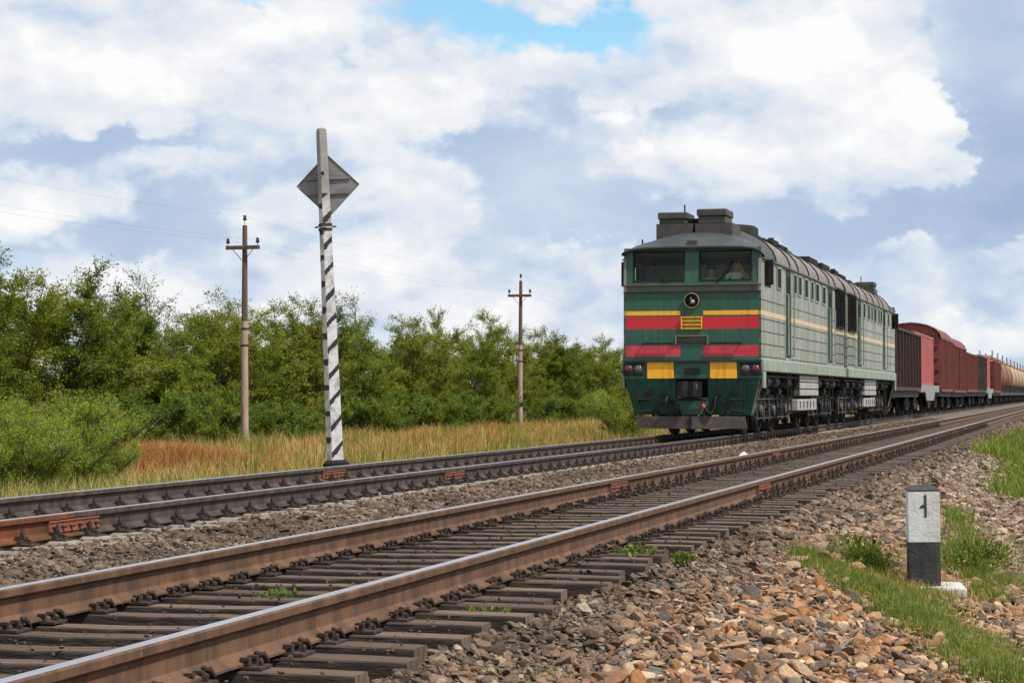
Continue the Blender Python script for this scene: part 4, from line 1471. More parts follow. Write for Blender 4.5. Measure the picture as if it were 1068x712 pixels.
# driver seated behind the right-hand window, one hand raised; a second man standing mid-cab
cabz = 1.52
person('person', (FAR_X + 0.86, NOSE_Y + 0.95, cabz + 0.55 + 0.50), math.pi, SHIRTW,
       [((0.30, 0.10, 0.30), (0.36, 0.28, 0.42), (0.2, 0.8, 0.3)), ((-0.34, 0.18, 0.36), (-0.15, 0.30, 0.62), (0.25, -0.05, 0.9))],
       'seated person in a white shirt with one hand raised behind the locomotive window')
person('person', (FAR_X + 0.30, NOSE_Y + 0.80, cabz + 0.50), math.pi, SHIRTB,
       [((0.27, 0.02, 0.26), (0.26, 0.20, 0.06), (0, 0.5, -0.8)), ((-0.27, 0.02, 0.26), (-0.26, 0.20, 0.06), (0, 0.5, -0.8))],
       'standing person in a pale blue shirt beside the middle pillar of the locomotive cab', seated=False)


# ------------------------------------------------------------------ wagons
DKRED = paint('wagon_dark_red', (0.055, 0.023, 0.018), (0.032, 0.018, 0.015), scale=1.5, streak=(0.02, 0.016, 0.014), streak_amt=0.8, rough=0.7, rust=(0.03, 0.022, 0.02), rust_amt=0.56)
BROWNRED = paint('wagon_red', (0.20, 0.046, 0.037), (0.13, 0.034, 0.028), scale=1.2, streak=(0.05, 0.024, 0.020), streak_amt=0.85, rough=0.65, rust=(0.10, 0.04, 0.032), rust_amt=0.62)
CONTRED = paint('container_red', (0.36, 0.078, 0.070), (0.28, 0.060, 0.054), scale=1.0, streak=(0.20, 0.05, 0.045), streak_amt=0.6, rough=0.55, rust=(0.30, 0.07, 0.055), rust_amt=0.66)
WGREY = paint('wagon_grey', (0.26, 0.26, 0.25), (0.19, 0.19, 0.18), scale=2, rough=0.7, rust=(0.12, 0.09, 0.07), rust_amt=0.62)
WDARK = paint('wagon_black', (0.026, 0.026, 0.025), (0.055, 0.05, 0.046), scale=2, rough=0.75)
TANKBROWN = paint('tank_brown', (0.26, 0.105, 0.055), (0.18, 0.075, 0.045), scale=1.2, streak=(0.05, 0.03, 0.022), streak_amt=0.85, rough=0.55, stretch=(1, 1, 0.4), rust=(0.10, 0.055, 0.035), rust_amt=0.62)
TANKTAN = paint('tank_tan', (0.42, 0.30, 0.165), (0.32, 0.225, 0.125), scale=1.2, streak=(0.07, 0.05, 0.035), streak_amt=0.85, rough=0.55, stretch=(1, 1, 0.4), rust=(0.16, 0.11, 0.07), rust_amt=0.63)


def wagon_bogie(parent, yc):
    ro = empty('bogie', (0, yc, 0))
    ro.parent = parent
    f = MB()
    for sx in (1, -1):
        f.prism([(-1.25, 0.42), (-0.72, 0.42), (-0.5, 0.24), (0.5, 0.24), (0.72, 0.42), (1.25, 0.42), (1.25, 0.62), (0.95, 0.66), (0.5, 0.82), (-0.5, 0.82), (-0.95, 0.66), (-1.25, 0.62)], sx * 1.03 - 0.06, sx * 1.03 + 0.06, RUNGEAR, 'X')
        for y in (-0.925, 0.925):
            f.lathe([(0.0, -0.05), (0.13, -0.05), (0.13, 0.05), (0.0, 0.06)], GREASE, 'X', (sx * 1.08, y, 0.475), 10)
        for y in (-0.2, 0.2):
            f.bar((sx * 1.03, y, 0.28), (sx * 1.03, y, 0.60), 0.10, GREASE, 8)
    f.box((-1.1, -0.2, 0.50), (1.1, 0.2, 0.72), RUNGEAR)
    f.build('frame', ro)
    for y in (-0.925, 0.925):
        w = MB()
        wheelset(w, y, 0.475)
        w.build('wheelset', ro)


def wagon_base(root, L, m, z=1.05, grey=False):
    f = MB()
    f.box((-0.30, 0.3, 0.72), (0.30, L - 0.3, z), m)
    for sx in (1, -1):
        a = sorted((sx * 1.30, sx * 1.42))
        f.box((a[0], 0.1, z - 0.24), (a[1], L - 0.1, z), m)
    for y in (0.1, L * 0.33, L * 0.66, L - 0.3):
        f.box((-1.3, y, z - 0.26), (1.3, y + 0.2, z), m)
    f.box((-1.42, 0.1, z), (1.42, L - 0.1, z + 0.05), m)
    f.box((-0.8, L * 0.42, 0.55), (0.4, L * 0.52, 0.95), RUNGEAR, 0.05)
    f.build('underframe', root)
    for e, s in ((0, -1), (L, 1)):
        c = MB()
        c.box((-0.15, min(e, e + s * 0.28), 0.95 - 0.12), (0.15, max(e, e + s * 0.28), 0.95 + 0.12), RUNGEAR, 0.03)
        c.build('coupler', root)
    wagon_bogie(root, 2.0)
    wagon_bogie(root, L - 2.0)


def gondola(y, L, m, label, top=3.50):
    ro = empty('gondola_wagon', (FAR_X, y, 0))
    tag(ro, label, 'wagon', 'freight wagons')
    wagon_base(ro, L, WDARK)
    b = MB()
    zb = 1.102
    for sx in (1, -1):
        a = sorted((sx * 1.40, sx * 1.46))
        b.box((a[0], 0.16, zb), (a[1], L - 0.16, top - 0.1), m)
        a = sorted((sx * 1.38, sx * 1.56))
        b.box((a[0], 0.12, top - 0.1), (a[1], L - 0.12, top), m, 0.015)
        b.box((a[0], 0.12, zb - 0.04), (a[1], L - 0.12, zb + 0.10), m)
        n = 9
        for q in range(n):
            yy = 0.14 + (L - 0.40) * q / (n - 1)
            b.box((min(sx * 1.46, sx * 1.575), yy, zb + 0.1), (max(sx * 1.46, sx * 1.575), yy + 0.13, top - 0.1), m)
    for y0 in (0.10, L - 0.16):
        b.box((-1.40, y0, zb), (1.40, y0 + 0.06, top - 0.1), m)
        b.box((-1.40, y0 - 0.03, top - 0.1), (1.40, y0 + 0.09, top - 0.003), m)
        o2 = -0.05 if y0 < 1 else 0.06
        for zz in (1.6, 2.3, 2.95):
            b.box((-1.40, y0 + o2, zz), (1.40, y0 + o2 + 0.05, zz + 0.12), m)
        for xx in (-0.75, 0.65):
            b.box((xx, y0 + o2 * 1.7, zb), (xx + 0.1, y0 + o2 * 1.7 + 0.05, top - 0.1), m)
    b.build('body', ro)
    ld = MB()
    for z in np.arange(1.3, 3.4, 0.32):
        ld.bar((0.95, 0.03, z), (1.32, 0.03, z), 0.014, GREASE, 5)
    ld.bar((0.95, 0.03, 1.2), (0.95, 0.03, 3.45), 0.016, GREASE, 5)
    ld.bar((1.32, 0.03, 1.2), (1.32, 0.03, 3.45), 0.016, GREASE, 5)
    ld.build('ladder', ro)
    return ro


def boxcar(y, L, m, label):
    ro = empty('covered_wagon', (FAR_X, y, 0))
    tag(ro, label, 'wagon', 'freight wagons')
    wagon_base(ro, L, WDARK)
    b = MB()
    zb, zt = 1.102, 3.78
    arc = [(1.48, 3.78), (1.40, 4.02), (1.15, 4.26), (0.8, 4.42), (0.4, 4.51), (0.0, 4.54)]
    full = arc + [(-x, z) for x, z in arc[-2::-1]]
    for sx in (1, -1):
        a = sorted((sx * 1.42, sx * 1.48))
        b.box((a[0], 0.12, zb), (a[1], L - 0.12, zt), m)
        for q in range(13):
            yy = 0.14 + (L - 0.40) * q / 12
            if abs(yy - L / 2) > 1.2:
                b.box((min(sx * 1.48, sx * 1.55), yy, zb), (max(sx * 1.48, sx * 1.55), yy + 0.10, zt), m)
        b.box((min(sx * 1.46, sx * 1.56), 0.1, zt - 0.08), (max(sx * 1.46, sx * 1.56), L - 0.1, zt), m)
        b.box((min(sx * 1.46, sx * 1.56), 0.1, zb - 0.05), (max(sx * 1.46, sx * 1.56), L - 0.1, zb + 0.08), m)
    for y0 in (0.10, L - 0.16):
        b.prism([(-1.42, zb), (1.42, zb)] + [(x * 0.96, z - 0.03) for x, z in full], y0, y0 + 0.06, m, 'Y')
        o2 = -0.06 if y0 < 1 else 0.06
        for zz in (1.5, 2.1, 2.7, 3.3):
            b.box((-1.40, y0 + o2, zz), (1.40, y0 + o2 + 0.06, zz + 0.14), m)
    b.build('body', ro)
    r = MB()
    ends = [0.02, L - 0.02]
    r.loft([[(x * 1.03, yy, z) for x, z in full] for yy in (0.0, L)], m)
    r.loft([[(x * 1.03, yy, z - 0.06) for x, z in full[::-1]] for yy in (0.0, L)], m)
    for yy in (0.0, L):
        A = [(x * 1.03, yy, z) for x, z in full] + [(x * 1.03, yy, z - 0.06) for x, z in full[::-1]]
        n = len(full)
        r.add(A, [(i, i + 1, 2 * n - 2 - i, 2 * n - 1 - i) for i in range(n - 1)], m)
    for q in range(1, 9):
        yy = L * q / 9
        r.loft([[(x * 1.045, yy - 0.04, z + 0.02) for x, z in full], [(x * 1.045, yy + 0.04, z + 0.02) for x, z in full]], m)
    r.build('roof', ro)
    for sx in (1, -1):
        d = MB()
        d.box((min(sx * 1.482, sx * 1.54), L / 2 - 1.05, zb + 0.1), (max(sx * 1.482, sx * 1.54), L / 2 + 1.05, zt - 0.1), BROWNRED if m is not BROWNRED else DKRED)
        for q in range(5):
            yy = L / 2 - 1.0 + q * 0.48
            d.box((min(sx * 1.54, sx * 1.575), yy, zb + 0.1), (max(sx * 1.54, sx * 1.575), yy + 0.07, zt - 0.1), m)
        d.build('door', ro)
    return ro


def flatcar(y, L, label):
    ro = empty('flat_wagon', (FAR_X, y, 0))
    tag(ro, label, 'wagon', 'freight wagons')
    wagon_base(ro, L, WGREY, 1.28)
    b = MB()
    for sx in (1, -1):
        a = sorted((sx * 1.425, sx * 1.47))
        b.prism([(0.1, 1.02), (3.2, 1.02), (4.0, 0.62), (L - 4.0, 0.62), (L - 3.2, 1.02), (L - 0.1, 1.02), (L - 0.1, 1.335), (0.1, 1.335)], a[0], a[1], WGREY, 'X')
    b.build('side_sill', ro)
    return ro


def container(y, L, label, m=CONTRED, z=1.336, H=2.38):
    b = MB()
    # corrugated long sides and ends inside a post-and-rail frame
    def corr(n, w):
        out = []
        for i in range(n):
            t0 = i / n
            for f, d in ((0.0, 0), (0.35, 0), (0.5, 0.035), (0.85, 0.035)):
                out.append((t0 + f / n, d))
        out.append((1.0, 0))
        return out
    c = corr(int(L / 0.28), L)
    ro = empty('container', (FAR_X, y, z))
    tag(ro, label, 'container', 'containers on the flat wagons')
    for sx in (1, -1):
        b.loft([[(sx * (1.20 - d), 0.06 + t * (L - 0.12), zz) for t, d in c] for zz in (0.12, H - 0.1)], m, smooth=False)
    c2 = corr(8, 2.4)
    for yy, s in ((0.04, 1), (L - 0.04, -1)):
        b.loft([[(-1.2 + t * 2.4, yy + s * d, zz) for t, d in c2] for zz in (0.12, H - 0.1)], m, smooth=False)
    b.box((-1.2, 0.06, H - 0.08), (1.2, L - 0.06, H - 0.03), m)
    b.box((-1.2, 0.06, 0.03), (1.2, L - 0.06, 0.10), WDARK)
    b.build('shell', ro)
    f = MB()
    for sx in (1, -1):
        for yy in (0.0, L - 0.14):
            a = sorted((sx * 1.08, sx * 1.222))
            f.box((a[0], yy, 0), (a[1], yy + 0.14, H), m, 0.01)
        a = sorted((sx * 1.12, sx * 1.215))
        f.box((a[0], 0.14, 0.0), (a[1], L - 0.14, 0.13), m)
        f.box((a[0], 0.14, H - 0.11), (a[1], L - 0.14, H - 0.002), m)
    for yy in (0.0, L - 0.1):
        f.box((-1.08, yy, 0.0), (1.08, yy + 0.1, 0.12), m)
        f.box((-1.08, yy, H - 0.11), (1.08, yy + 0.1, H - 0.002), m)
    f.build('frame', ro)
    return ro


def tankcar(y, m, label, L=11.6):
    ro = empty('tank_wagon', (FAR_X, y, 0))
    tag(ro, label, 'wagon', 'freight wagons')
    wagon_base(ro, L, WDARK)
    b = MB()
    r, zc = 1.42, 2.62
    prof = [(0.0, 0.42), (0.6, 0.46), (1.05, 0.58), (1.33, 0.80), (r, 1.05)]
    for q in range(1, 5):
        yy = 1.05 + (L - 2.1) * q / 5
        prof += [(r, yy - 0.04), (r + 0.018, yy - 0.03), (r + 0.018, yy + 0.03), (r, yy + 0.04)]
    prof += [(r, L - 1.05), (1.33, L - 0.80), (1.05, L - 0.58), (0.6, L - 0.46), (0.0, L - 0.42)]
    b.lathe(prof, m, 'Y', (0, 0, zc), 32)
    bo = b.build('tank', ro)
    d = MB()
    d.lathe([(0.42, zc + r - 0.08), (0.42, zc + r + 0.30), (0.36, zc + r + 0.36), (0.0, zc + r + 0.38)], m, 'Z', (0, L / 2, 0), 18)
    d.box((-0.55, L / 2 - 1.3, zc + r + 0.02), (0.55, L / 2 + 1.3, zc + r + 0.06), WDARK)
    for sx in (1, -1):
        d.bar((sx * 0.55, L / 2 - 1.3, zc + r + 0.75), (sx * 0.55, L / 2 + 1.3, zc + r + 0.75), 0.02, WDARK, 5)
        for q in (-1.3, 0, 1.3):
            d.bar((sx * 0.55, L / 2 + q, zc + r + 0.03), (sx * 0.55, L / 2 + q, zc + r + 0.75), 0.02, WDARK, 5)
    d.build('hatch', bo)
    s = MB()
    for yy in (1.6, L - 2.0):
        s.prism([(-1.3, 1.10), (1.3, 1.10), (1.25, 1.95), (0.6, 1.45), (-0.6, 1.45), (-1.25, 1.95)], yy, yy + 0.4, WDARK, 'Y')
    s.build('saddle', ro)
    ld = MB()
    for sx in (1, -1):
        for q in (-0.2, 0.2):
            ld.tube([(sx * 1.50, L / 2 + q, 1.1), (sx * 1.52, L / 2 + q, 2.7), (sx * 1.25, L / 2 + q, 3.65), (sx * 0.6, L / 2 + q, 4.1)], 0.02, WDARK, 5)
        for z in np.arange(1.3, 2.8, 0.3):
            ld.bar((sx * 1.51, L / 2 - 0.2, z), (sx * 1.51, L / 2 + 0.2, z), 0.015, WDARK, 5)
    ld.build('ladder', ro)
    return ro


gondola(81.0, 12.9, DKRED, 'dark red ribbed gondola wagon coupled right behind the engine')
flatcar(94.5, 12.7, 'pale grey flat wagon carrying the bright red container')
container(94.9, 12.0, 'bright red ribbed container standing on the pale grey flat wagon')
boxcar(107.9, 9.6, BROWNRED, 'tall red covered wagon with arched roof rising behind the bright red container')
o = boxcar(118.7, 12.6, BROWNRED, 'red covered wagon with arched roof, second of the two, ahead of the low red gondola')
o.scale = (1, 1, 0.965)
gondola(132.3, 13.0, BROWNRED, 'lower red ribbed gondola wagon behind the covered wagons')
gondola(146.0, 13.0, WDARK, 'blackish gondola wagon between red wagons far back in the train', 3.6)
flatcar(159.7, 13.4, 'grey flat wagon under the farthest red container')
container(160.1, 12.6, 'farthest red container, behind the blackish gondola and ahead of the tanks', CONTRED, 1.336, 2.5)
gondola(173.8, 13.0, BROWNRED, 'red gondola wagon squeezed between the farthest container and the brown tank wagons', 3.6)
for i, yy in enumerate(np.arange(187.6, 300, 12.3)):
    m = TANKBROWN if i < 3 else TANKTAN
    lab = ['rust brown tank wagon, first of the tanks', 'rust brown tank wagon, second of the tanks', 'rust brown tank wagon just ahead of the tan ones', 'tan tank wagon, first behind the brown tanks', 'tan tank wagon, second behind the brown tanks'][i] if i < 5 else 'tan tank wagon in the tail of the train cut off by the border'
    o = tankcar(float(yy), m, lab)
    if i >= 5:
        o['group'] = 'tail tank wagons'

# ------------------------------------------------------------------ telegraph line
POLEM = paint('pole_concrete', (0.40, 0.29, 0.235), (0.30, 0.21, 0.165), scale=3, rough=0.9, stretch=(3, 3, 0.5), bump=0.4, bscale=25)
POLEW = paint('pole_wood', (0.085, 0.052, 0.042), (0.14, 0.085, 0.065), scale=4, rough=0.9, stretch=(6, 6, 0.4), bump=0.4, bscale=30)
INSUL = paint('insulator_dark', (0.02, 0.018, 0.018), (0.035, 0.03, 0.03), rough=0.25)
PX = -27.0
POLE_Y = [30.0, 65.6, 101.2, 137.0, 172.5]


def telegraph_pole():
    ro = empty('telegraph_pole')
    lean = 0.0
    p = MB()
    p.bar((0, 0, -0.3), (0, 0, 4.35), 0.132, POLEM, 12, r1=0.110)
    p.build('lower_post', ro)
    p = MB()
    p.bar((0.0, 0, 3.3), (0.02, 0, 7.55), 0.113, POLEW, 12, r1=0.080)
    for z in (3.55, 4.1):
        p.lathe([(0.128, z - 0.03), (0.133, z), (0.128, z + 0.03)], CLIP, 'Z', (0, 0, 0), 12)
    p.build('upper_post', ro)
    c = MB()
    c.box((-0.60, -0.185, 6.74), (0.60, -0.095, 6.87), POLEW, 0.012)
    for sx in (1, -1):
        c.bar((sx * 0.36, -0.14, 6.74), (sx * 0.05, -0.11, 6.38), 0.012, CLIP, 5)
    co = c.build('crossarm', ro)
    for x, z in ((-0.53, 6.87), (0.53, 6.87), (0.02, 7.55)):
        i = MB()
        y = -0.14 if z < 7 else 0
        hh = 0.10 if z < 7 else 0.19
        i.bar((x, y, z - 0.01), (x, y, z + hh), 0.012, CLIP, 6)
        i.lathe([(0.0, z + hh - 0.02), (0.062, z + hh - 0.02), (0.066, z + hh + 0.03), (0.045, z + hh + 0.07), (0.058, z + hh + 0.10), (0.040, z + hh + 0.15), (0.0, z + hh + 0.165)], INSUL, 'Z', (x, y, 0), 12)
        i.build('insulator', co if z < 7 else ro)
    return ro


tp = telegraph_pole()
PL = ['telegraph pole standing off beyond the border among the near bushes', 'taller looking telegraph pole with crossarm, closest to the striped post', 'smaller looking telegraph pole with crossarm, standing nearer the locomotive', 'telegraph pole hidden behind the locomotive nose', 'telegraph pole hidden behind the locomotive side']
for i, y in enumerate(POLE_Y):
    o = tp if i == 0 else copy_tree(tp)
    o.location = (PX, y, -1.0)
    o.rotation_euler = (0, R(random.uniform(-0.4, 0.4)), 0)
    tag(o, PL[i], 'pole', 'telegraph poles')
WIRE = paint('wire', (0.20, 0.20, 0.22), (0.16, 0.16, 0.18), rough=0.5, metal=0.6)
for (dx, z, lab) in ((0.02, 6.85, 'topmost telegraph wire running from pole tip to pole tip'), (-0.53, 6.06, 'telegraph wire on the tree side end of the crossarms'), (0.53, 6.06, 'telegraph wire on the train side end of the crossarms')):
    pts = []
    for i in range(len(POLE_Y) - 1):
        y0, y1 = POLE_Y[i], POLE_Y[i + 1]
        for q in range(12):
            t = q / 12
            pts.append((PX + dx, y0 + (y1 - y0) * t, z - 4 * 0.35 * t * (1 - t)))
    pts.append((PX + dx, POLE_Y[-1], z))
    w = MB()
    w.tube(pts, 0.0018, WIRE, 5)
    tag(w.build('telegraph_wire'), lab, 'wire', 'telegraph wires')


# ------------------------------------------------------------------ striped post with the square board
def stripe_mat():
    m, k, b = new_mat('striped_post')
    tc = k.n('ShaderNodeTexCoord')
    sep = k.n('ShaderNodeSeparateXYZ')
    k.put(sep.inputs[0], tc.outputs['Object'])
    x, y, z = sep.outputs
    n = k.noise(tc.outputs['Object'], 9, 6, 0.6)
    zz = k.m('SUBTRACT', k.m('ADD', z, k.m('MULTIPLY', k.m('SUBTRACT', n.outputs['Fac'], 0.5), 0.16)), k.m('ADD', k.m('MULTIPLY', x, 0.85), k.m('MULTIPLY', y, 0.45)))
    left = k.m('GREATER_THAN', k.m('ADD', k.m('MULTIPLY', x, math.cos(R(208))), k.m('MULTIPLY', y, math.sin(R(208)))), k.m('ADD', k.m('MULTIPLY', x, math.cos(R(298))), k.m('MULTIPLY', y, math.sin(R(298)))))
    zz = k.m('ADD', zz, k.m('MULTIPLY', left, 0.16))
    fr = k.m('FRACT', k.m('DIVIDE', zz, 0.40))
    st = k.m('LESS_THAN', fr, k.m('ADD', 0.06, k.m('MULTIPLY', n.outputs['Fac'], 0.34)))
    low = k.m('LESS_THAN', z, 4.42)
    white = k.mix(k.smooth(k.noise(tc.outputs['Object'], 6, 7, 0.65).outputs['Fac'], 0.42, 0.68), (0.52, 0.515, 0.51), (0.25, 0.235, 0.22))
    grey = k.mix(n.outputs['Fac'], (0.15, 0.14, 0.13), (0.33, 0.31, 0.29))
    base = k.mix(k.smooth(z, 4.1, 4.5), white, grey)
    c = k.mix(k.m('MULTIPLY', st, low), base, (0.018, 0.018, 0.022))
    k.put(b.inputs['Base Color'], c)
    b.inputs['Roughness'].default_value = 0.85
    bn = k.n('ShaderNodeBump')
    bn.inputs['Strength'].default_value = 0.4
    bn.inputs['Distance'].default_value = 0.01
    k.put(bn.inputs['Height'], k.noise(tc.outputs['Object'], 45, 5).outputs['Fac'])
    k.put(b.inputs['Normal'], bn.outputs[0])
    return m


SX, SY, SZ = -11.2, 30.9, -0.38
STR = stripe_mat()
ZINC = paint('sheet_metal_back', (0.23, 0.225, 0.22), (0.16, 0.157, 0.155), scale=3, rough=0.6, metal=0.3, stretch=(1, 1, 3), rust=(0.11, 0.095, 0.08), rust_amt=0.62)
sp = empty('striped_post', (SX, SY, SZ), R(YAW))
sp.rotation_euler = (0, R(-2.55), R(YAW))
tag(sp, 'leaning black and white striped post carrying a square board turned on its corner', 'sign post')
b = MB()
n = 2
def sq(w, z):
    a = R(73)
    pts = []
    for q in range(4):
        for d in (-0.07, 0.07):
            an = a + q * math.pi / 2 + d
            pts.append((w * math.cos(an), w * math.sin(an), z))
    return pts
rings = [sq(0.140, -0.5), sq(0.138, 0.0), sq(0.122, 1.6), sq(0.106, 3.2), sq(0.092, 4.6), sq(0.086, 5.36), sq(0.078, 5.42), sq(0.05, 5.44)]
b.loft(rings, STR, closed=True, smooth=False)
b.add(rings[-1], [tuple(range(8))], STR)
for z in (4.72, 3.86):
    b.bar((0, -0.11, z), (0, -0.14, z), 0.03, BLACK, 8)
b.build('post', sp)
b = MB()
for z, w in ((3.93, 0.100), (3.86, 0.101)):
    b.loft([sq(w + 0.008, z - 0.022), sq(w + 0.014, z - 0.015), sq(w + 0.014, z + 0.015), sq(w + 0.008, z + 0.022)], CLIP, closed=True, smooth=False)
for s in (1, -1):
    b.bar((s * 0.11, 0, 3.90), (s * 0.165, 0.03, 3.90), 0.014, CLIP, 6)
b.build('clamp', sp)
b = MB()
c0 = (0.055, 0.16, 4.56)
hd = 0.485
b.prism([(c0[0] - hd, c0[2]), (c0[0], c0[2] - hd), (c0[0] + hd, c0[2]), (c0[0], c0[2] + hd)], c0[1], c0[1] + 0.006, ZINC, 'Y')
for z in (0.10, -0.13):
    wd = hd - abs(z) - 0.03
    b.box((c0[0] - wd, c0[1] - 0.03, c0[2] + z - 0.012), (c0[0] + wd, c0[1] - 0.001, c0[2] + z + 0.012), ZINC)
bo = b.build('square_board', sp)
b = MB()
for q in range(4):
    a0 = [(-hd, 0), (0, -hd), (hd, 0), (0, hd)][q]
    a1 = [(-hd, 0), (0, -hd), (hd, 0), (0, hd)][(q + 1) % 4]
    b.bar((c0[0] + a0[0], c0[1] - 0.004, c0[2] + a0[1]), (c0[0] + a1[0], c0[1] - 0.004, c0[2] + a1[1]), 0.011, ZINC, 5)
b.build('rim', bo)
b = MB()
b.box((-0.18, -0.18, -0.10), (0.21, 0.20, 0.28), BLACK, 0.05)
b.build('footing', sp)

# ------------------------------------------------------------------ distance post with its numeral
KX, KY = -1.235, 17.1
WPAINT = paint('white_wash', (0.68, 0.68, 0.665), (0.52, 0.52, 0.50), scale=9, streak=(0.36, 0.34, 0.31), streak_amt=0.5, rough=0.85, bump=0.35, bscale=45, rust=(0.44, 0.43, 0.40), rust_amt=0.66)
SLABW = paint('dirty_slab', (0.58, 0.57, 0.54), (0.36, 0.34, 0.31), scale=7, rough=0.9, bump=0.5, bscale=40, rust=(0.22, 0.19, 0.15), rust_amt=0.60)
BPAINT = paint('black_wash', (0.014, 0.016, 0.017), (0.035, 0.036, 0.036), scale=9, streak=(0.10, 0.09, 0.08), streak_amt=0.6, rough=0.7, bump=0.35, bscale=45)
kp = empty('distance_post', (KX, KY, -0.565), R(9))
kp.rotation_euler = (R(0.8), R(-0.9), R(9))
tag(kp, 'short black and white concrete post marked 1, standing on a white slab in the gravel', 'distance post')
W = 0.124
b = MB()
b.prism([(-W, -0.10), (W, -0.10), (W, 0.12), (-W, 0.12)], -0.15, 0.315, BPAINT, 'Z')
b.prism([(-W, -0.10), (W, -0.10), (W, 0.12), (-W, 0.12)], 0.315, 0.715, WPAINT, 'Z')
cap = [[(x * k_, y, z) for x, y in ((-W, -0.10), (W, -0.10), (W, 0.12), (-W, 0.12))] for k_, z in ((1.02, 0.715), (1.02, 0.728), (0.62, 0.755), (0.2, 0.762))]
cap = [[(x, 0.01 + (y - 0.01) * (1.02 if i < 2 else 0.75), z) for x, y, z in r_] for i, r_ in enumerate(cap)]
b.loft(cap, BPAINT, closed=True, smooth=False)
b.add(cap[-1], [(0, 1, 2, 3)], BPAINT)
b.add(cap[0], [(3, 2, 1, 0)], BPAINT)
b.build('post', kp, bevel=0.012, weld=True)
b = MB()
zc = 0.60
num = [(0.014, zc - 0.085), (0.014, zc + 0.085), (-0.010, zc + 0.085), (-0.010, zc + 0.012), (-0.022, zc - 0.012), (-0.042, zc - 0.012), (-0.010, zc - 0.034), (-0.010, zc - 0.085)]
num = [(0.004, zc - 0.088), (0.022, zc - 0.088), (0.022, zc + 0.088), (0.004, zc + 0.088), (0.002, zc + 0.016), (-0.030, zc - 0.004), (-0.030, zc - 0.018), (0.004, zc - 0.014)]
b.prism(num, -0.1035, -0.0995, BPAINT, 'Y')
b.build('numeral', kp)
b = MB()
b.box((-0.34, -0.17, -0.14), (0.32, 0.26, -0.034), SLABW, 0.02)
b.build('slab', kp, bevel=0.01)

# scrap of white paper between the tracks
pX, pY = -6.2, 39.0
b = MB()
b.add([(0, 0, 0.0), (0.22, 0.05, 0.03), (0.30, 0.26, 0.0), (0.06, 0.24, 0.10), (0.14, 0.15, 0.15)], [(0, 1, 4), (1, 2, 4), (2, 3, 4), (3, 0, 4)], WPAINT)
b.add([(0.02, 0.01, 0.0), (0.22, 0.05, 0.02), (0.30, 0.26, -0.01), (0.06, 0.24, 0.02)], [(0, 1, 2, 3)], WPAINT)
o = b.build('paper_scrap', loc=(pX, pY, gz(pX) + 0.03))
o.scale = (0.6, 0.6, 0.5)
tag(o, 'crumpled white scrap lying in the gravel between the two tracks', 'litter')

# ------------------------------------------------------------------ leaves and bark
def leafmat(name, stops, tr=0.35, nscale=0.9, amt=0.5):
    return island_mat(name, stops, rough=0.65, translucent=tr, noise_amt=amt, nscale=nscale)


LEAF = leafmat('elm_leaf', [(0.0, (0.095, 0.120, 0.016)), (0.35, (0.160, 0.185, 0.023)), (0.65, (0.220, 0.238, 0.031)), (0.9, (0.285, 0.270, 0.040)), (1.0, (0.34, 0.28, 0.07))])
LEAF_DARK = leafmat('dark_leaf', [(0.0, (0.058, 0.090, 0.012)), (0.5, (0.115, 0.158, 0.019)), (1.0, (0.20, 0.225, 0.032))])
LEAF_LIGHT = leafmat('willow_leaf', [(0.0, (0.095, 0.132, 0.015)), (0.4, (0.160, 0.200, 0.022)), (0.8, (0.225, 0.258, 0.032)), (1.0, (0.28, 0.29, 0.05))])
LEAF_BUSH = leafmat('bush_leaf', [(0.0, (0.060, 0.108, 0.017)), (0.4, (0.108, 0.165, 0.026)), (0.8, (0.155, 0.215, 0.038)), (1.0, (0.21, 0.26, 0.055))])
LEAF_BRIGHT = leafmat('fresh_leaf', [(0.0, (0.122, 0.175, 0.017)), (0.5, (0.23, 0.29, 0.030)), (1.0, (0.36, 0.385, 0.066))])
BARK = paint('bark', (0.062, 0.050, 0.040), (0.12, 0.10, 0.082), scale=7, rough=0.95, stretch=(3, 3, 0.6), bump=0.6, bscale=30)


def quads_np(P, D, N, ln, wd):
    """leaf diamonds: base points P, directions D, side vectors N"""
    n = len(P)
    S = np.cross(D, N)
    S /= np.linalg.norm(S, axis=1)[:, None] + 1e-9
    v = np.stack([P, P + D * (ln * 0.45)[:, None] + S * (wd * 0.5)[:, None], P + D * ln[:, None], P + D * (ln * 0.45)[:, None] - S * (wd * 0.5)[:, None]], 1)
    return v.reshape(-1, 3)


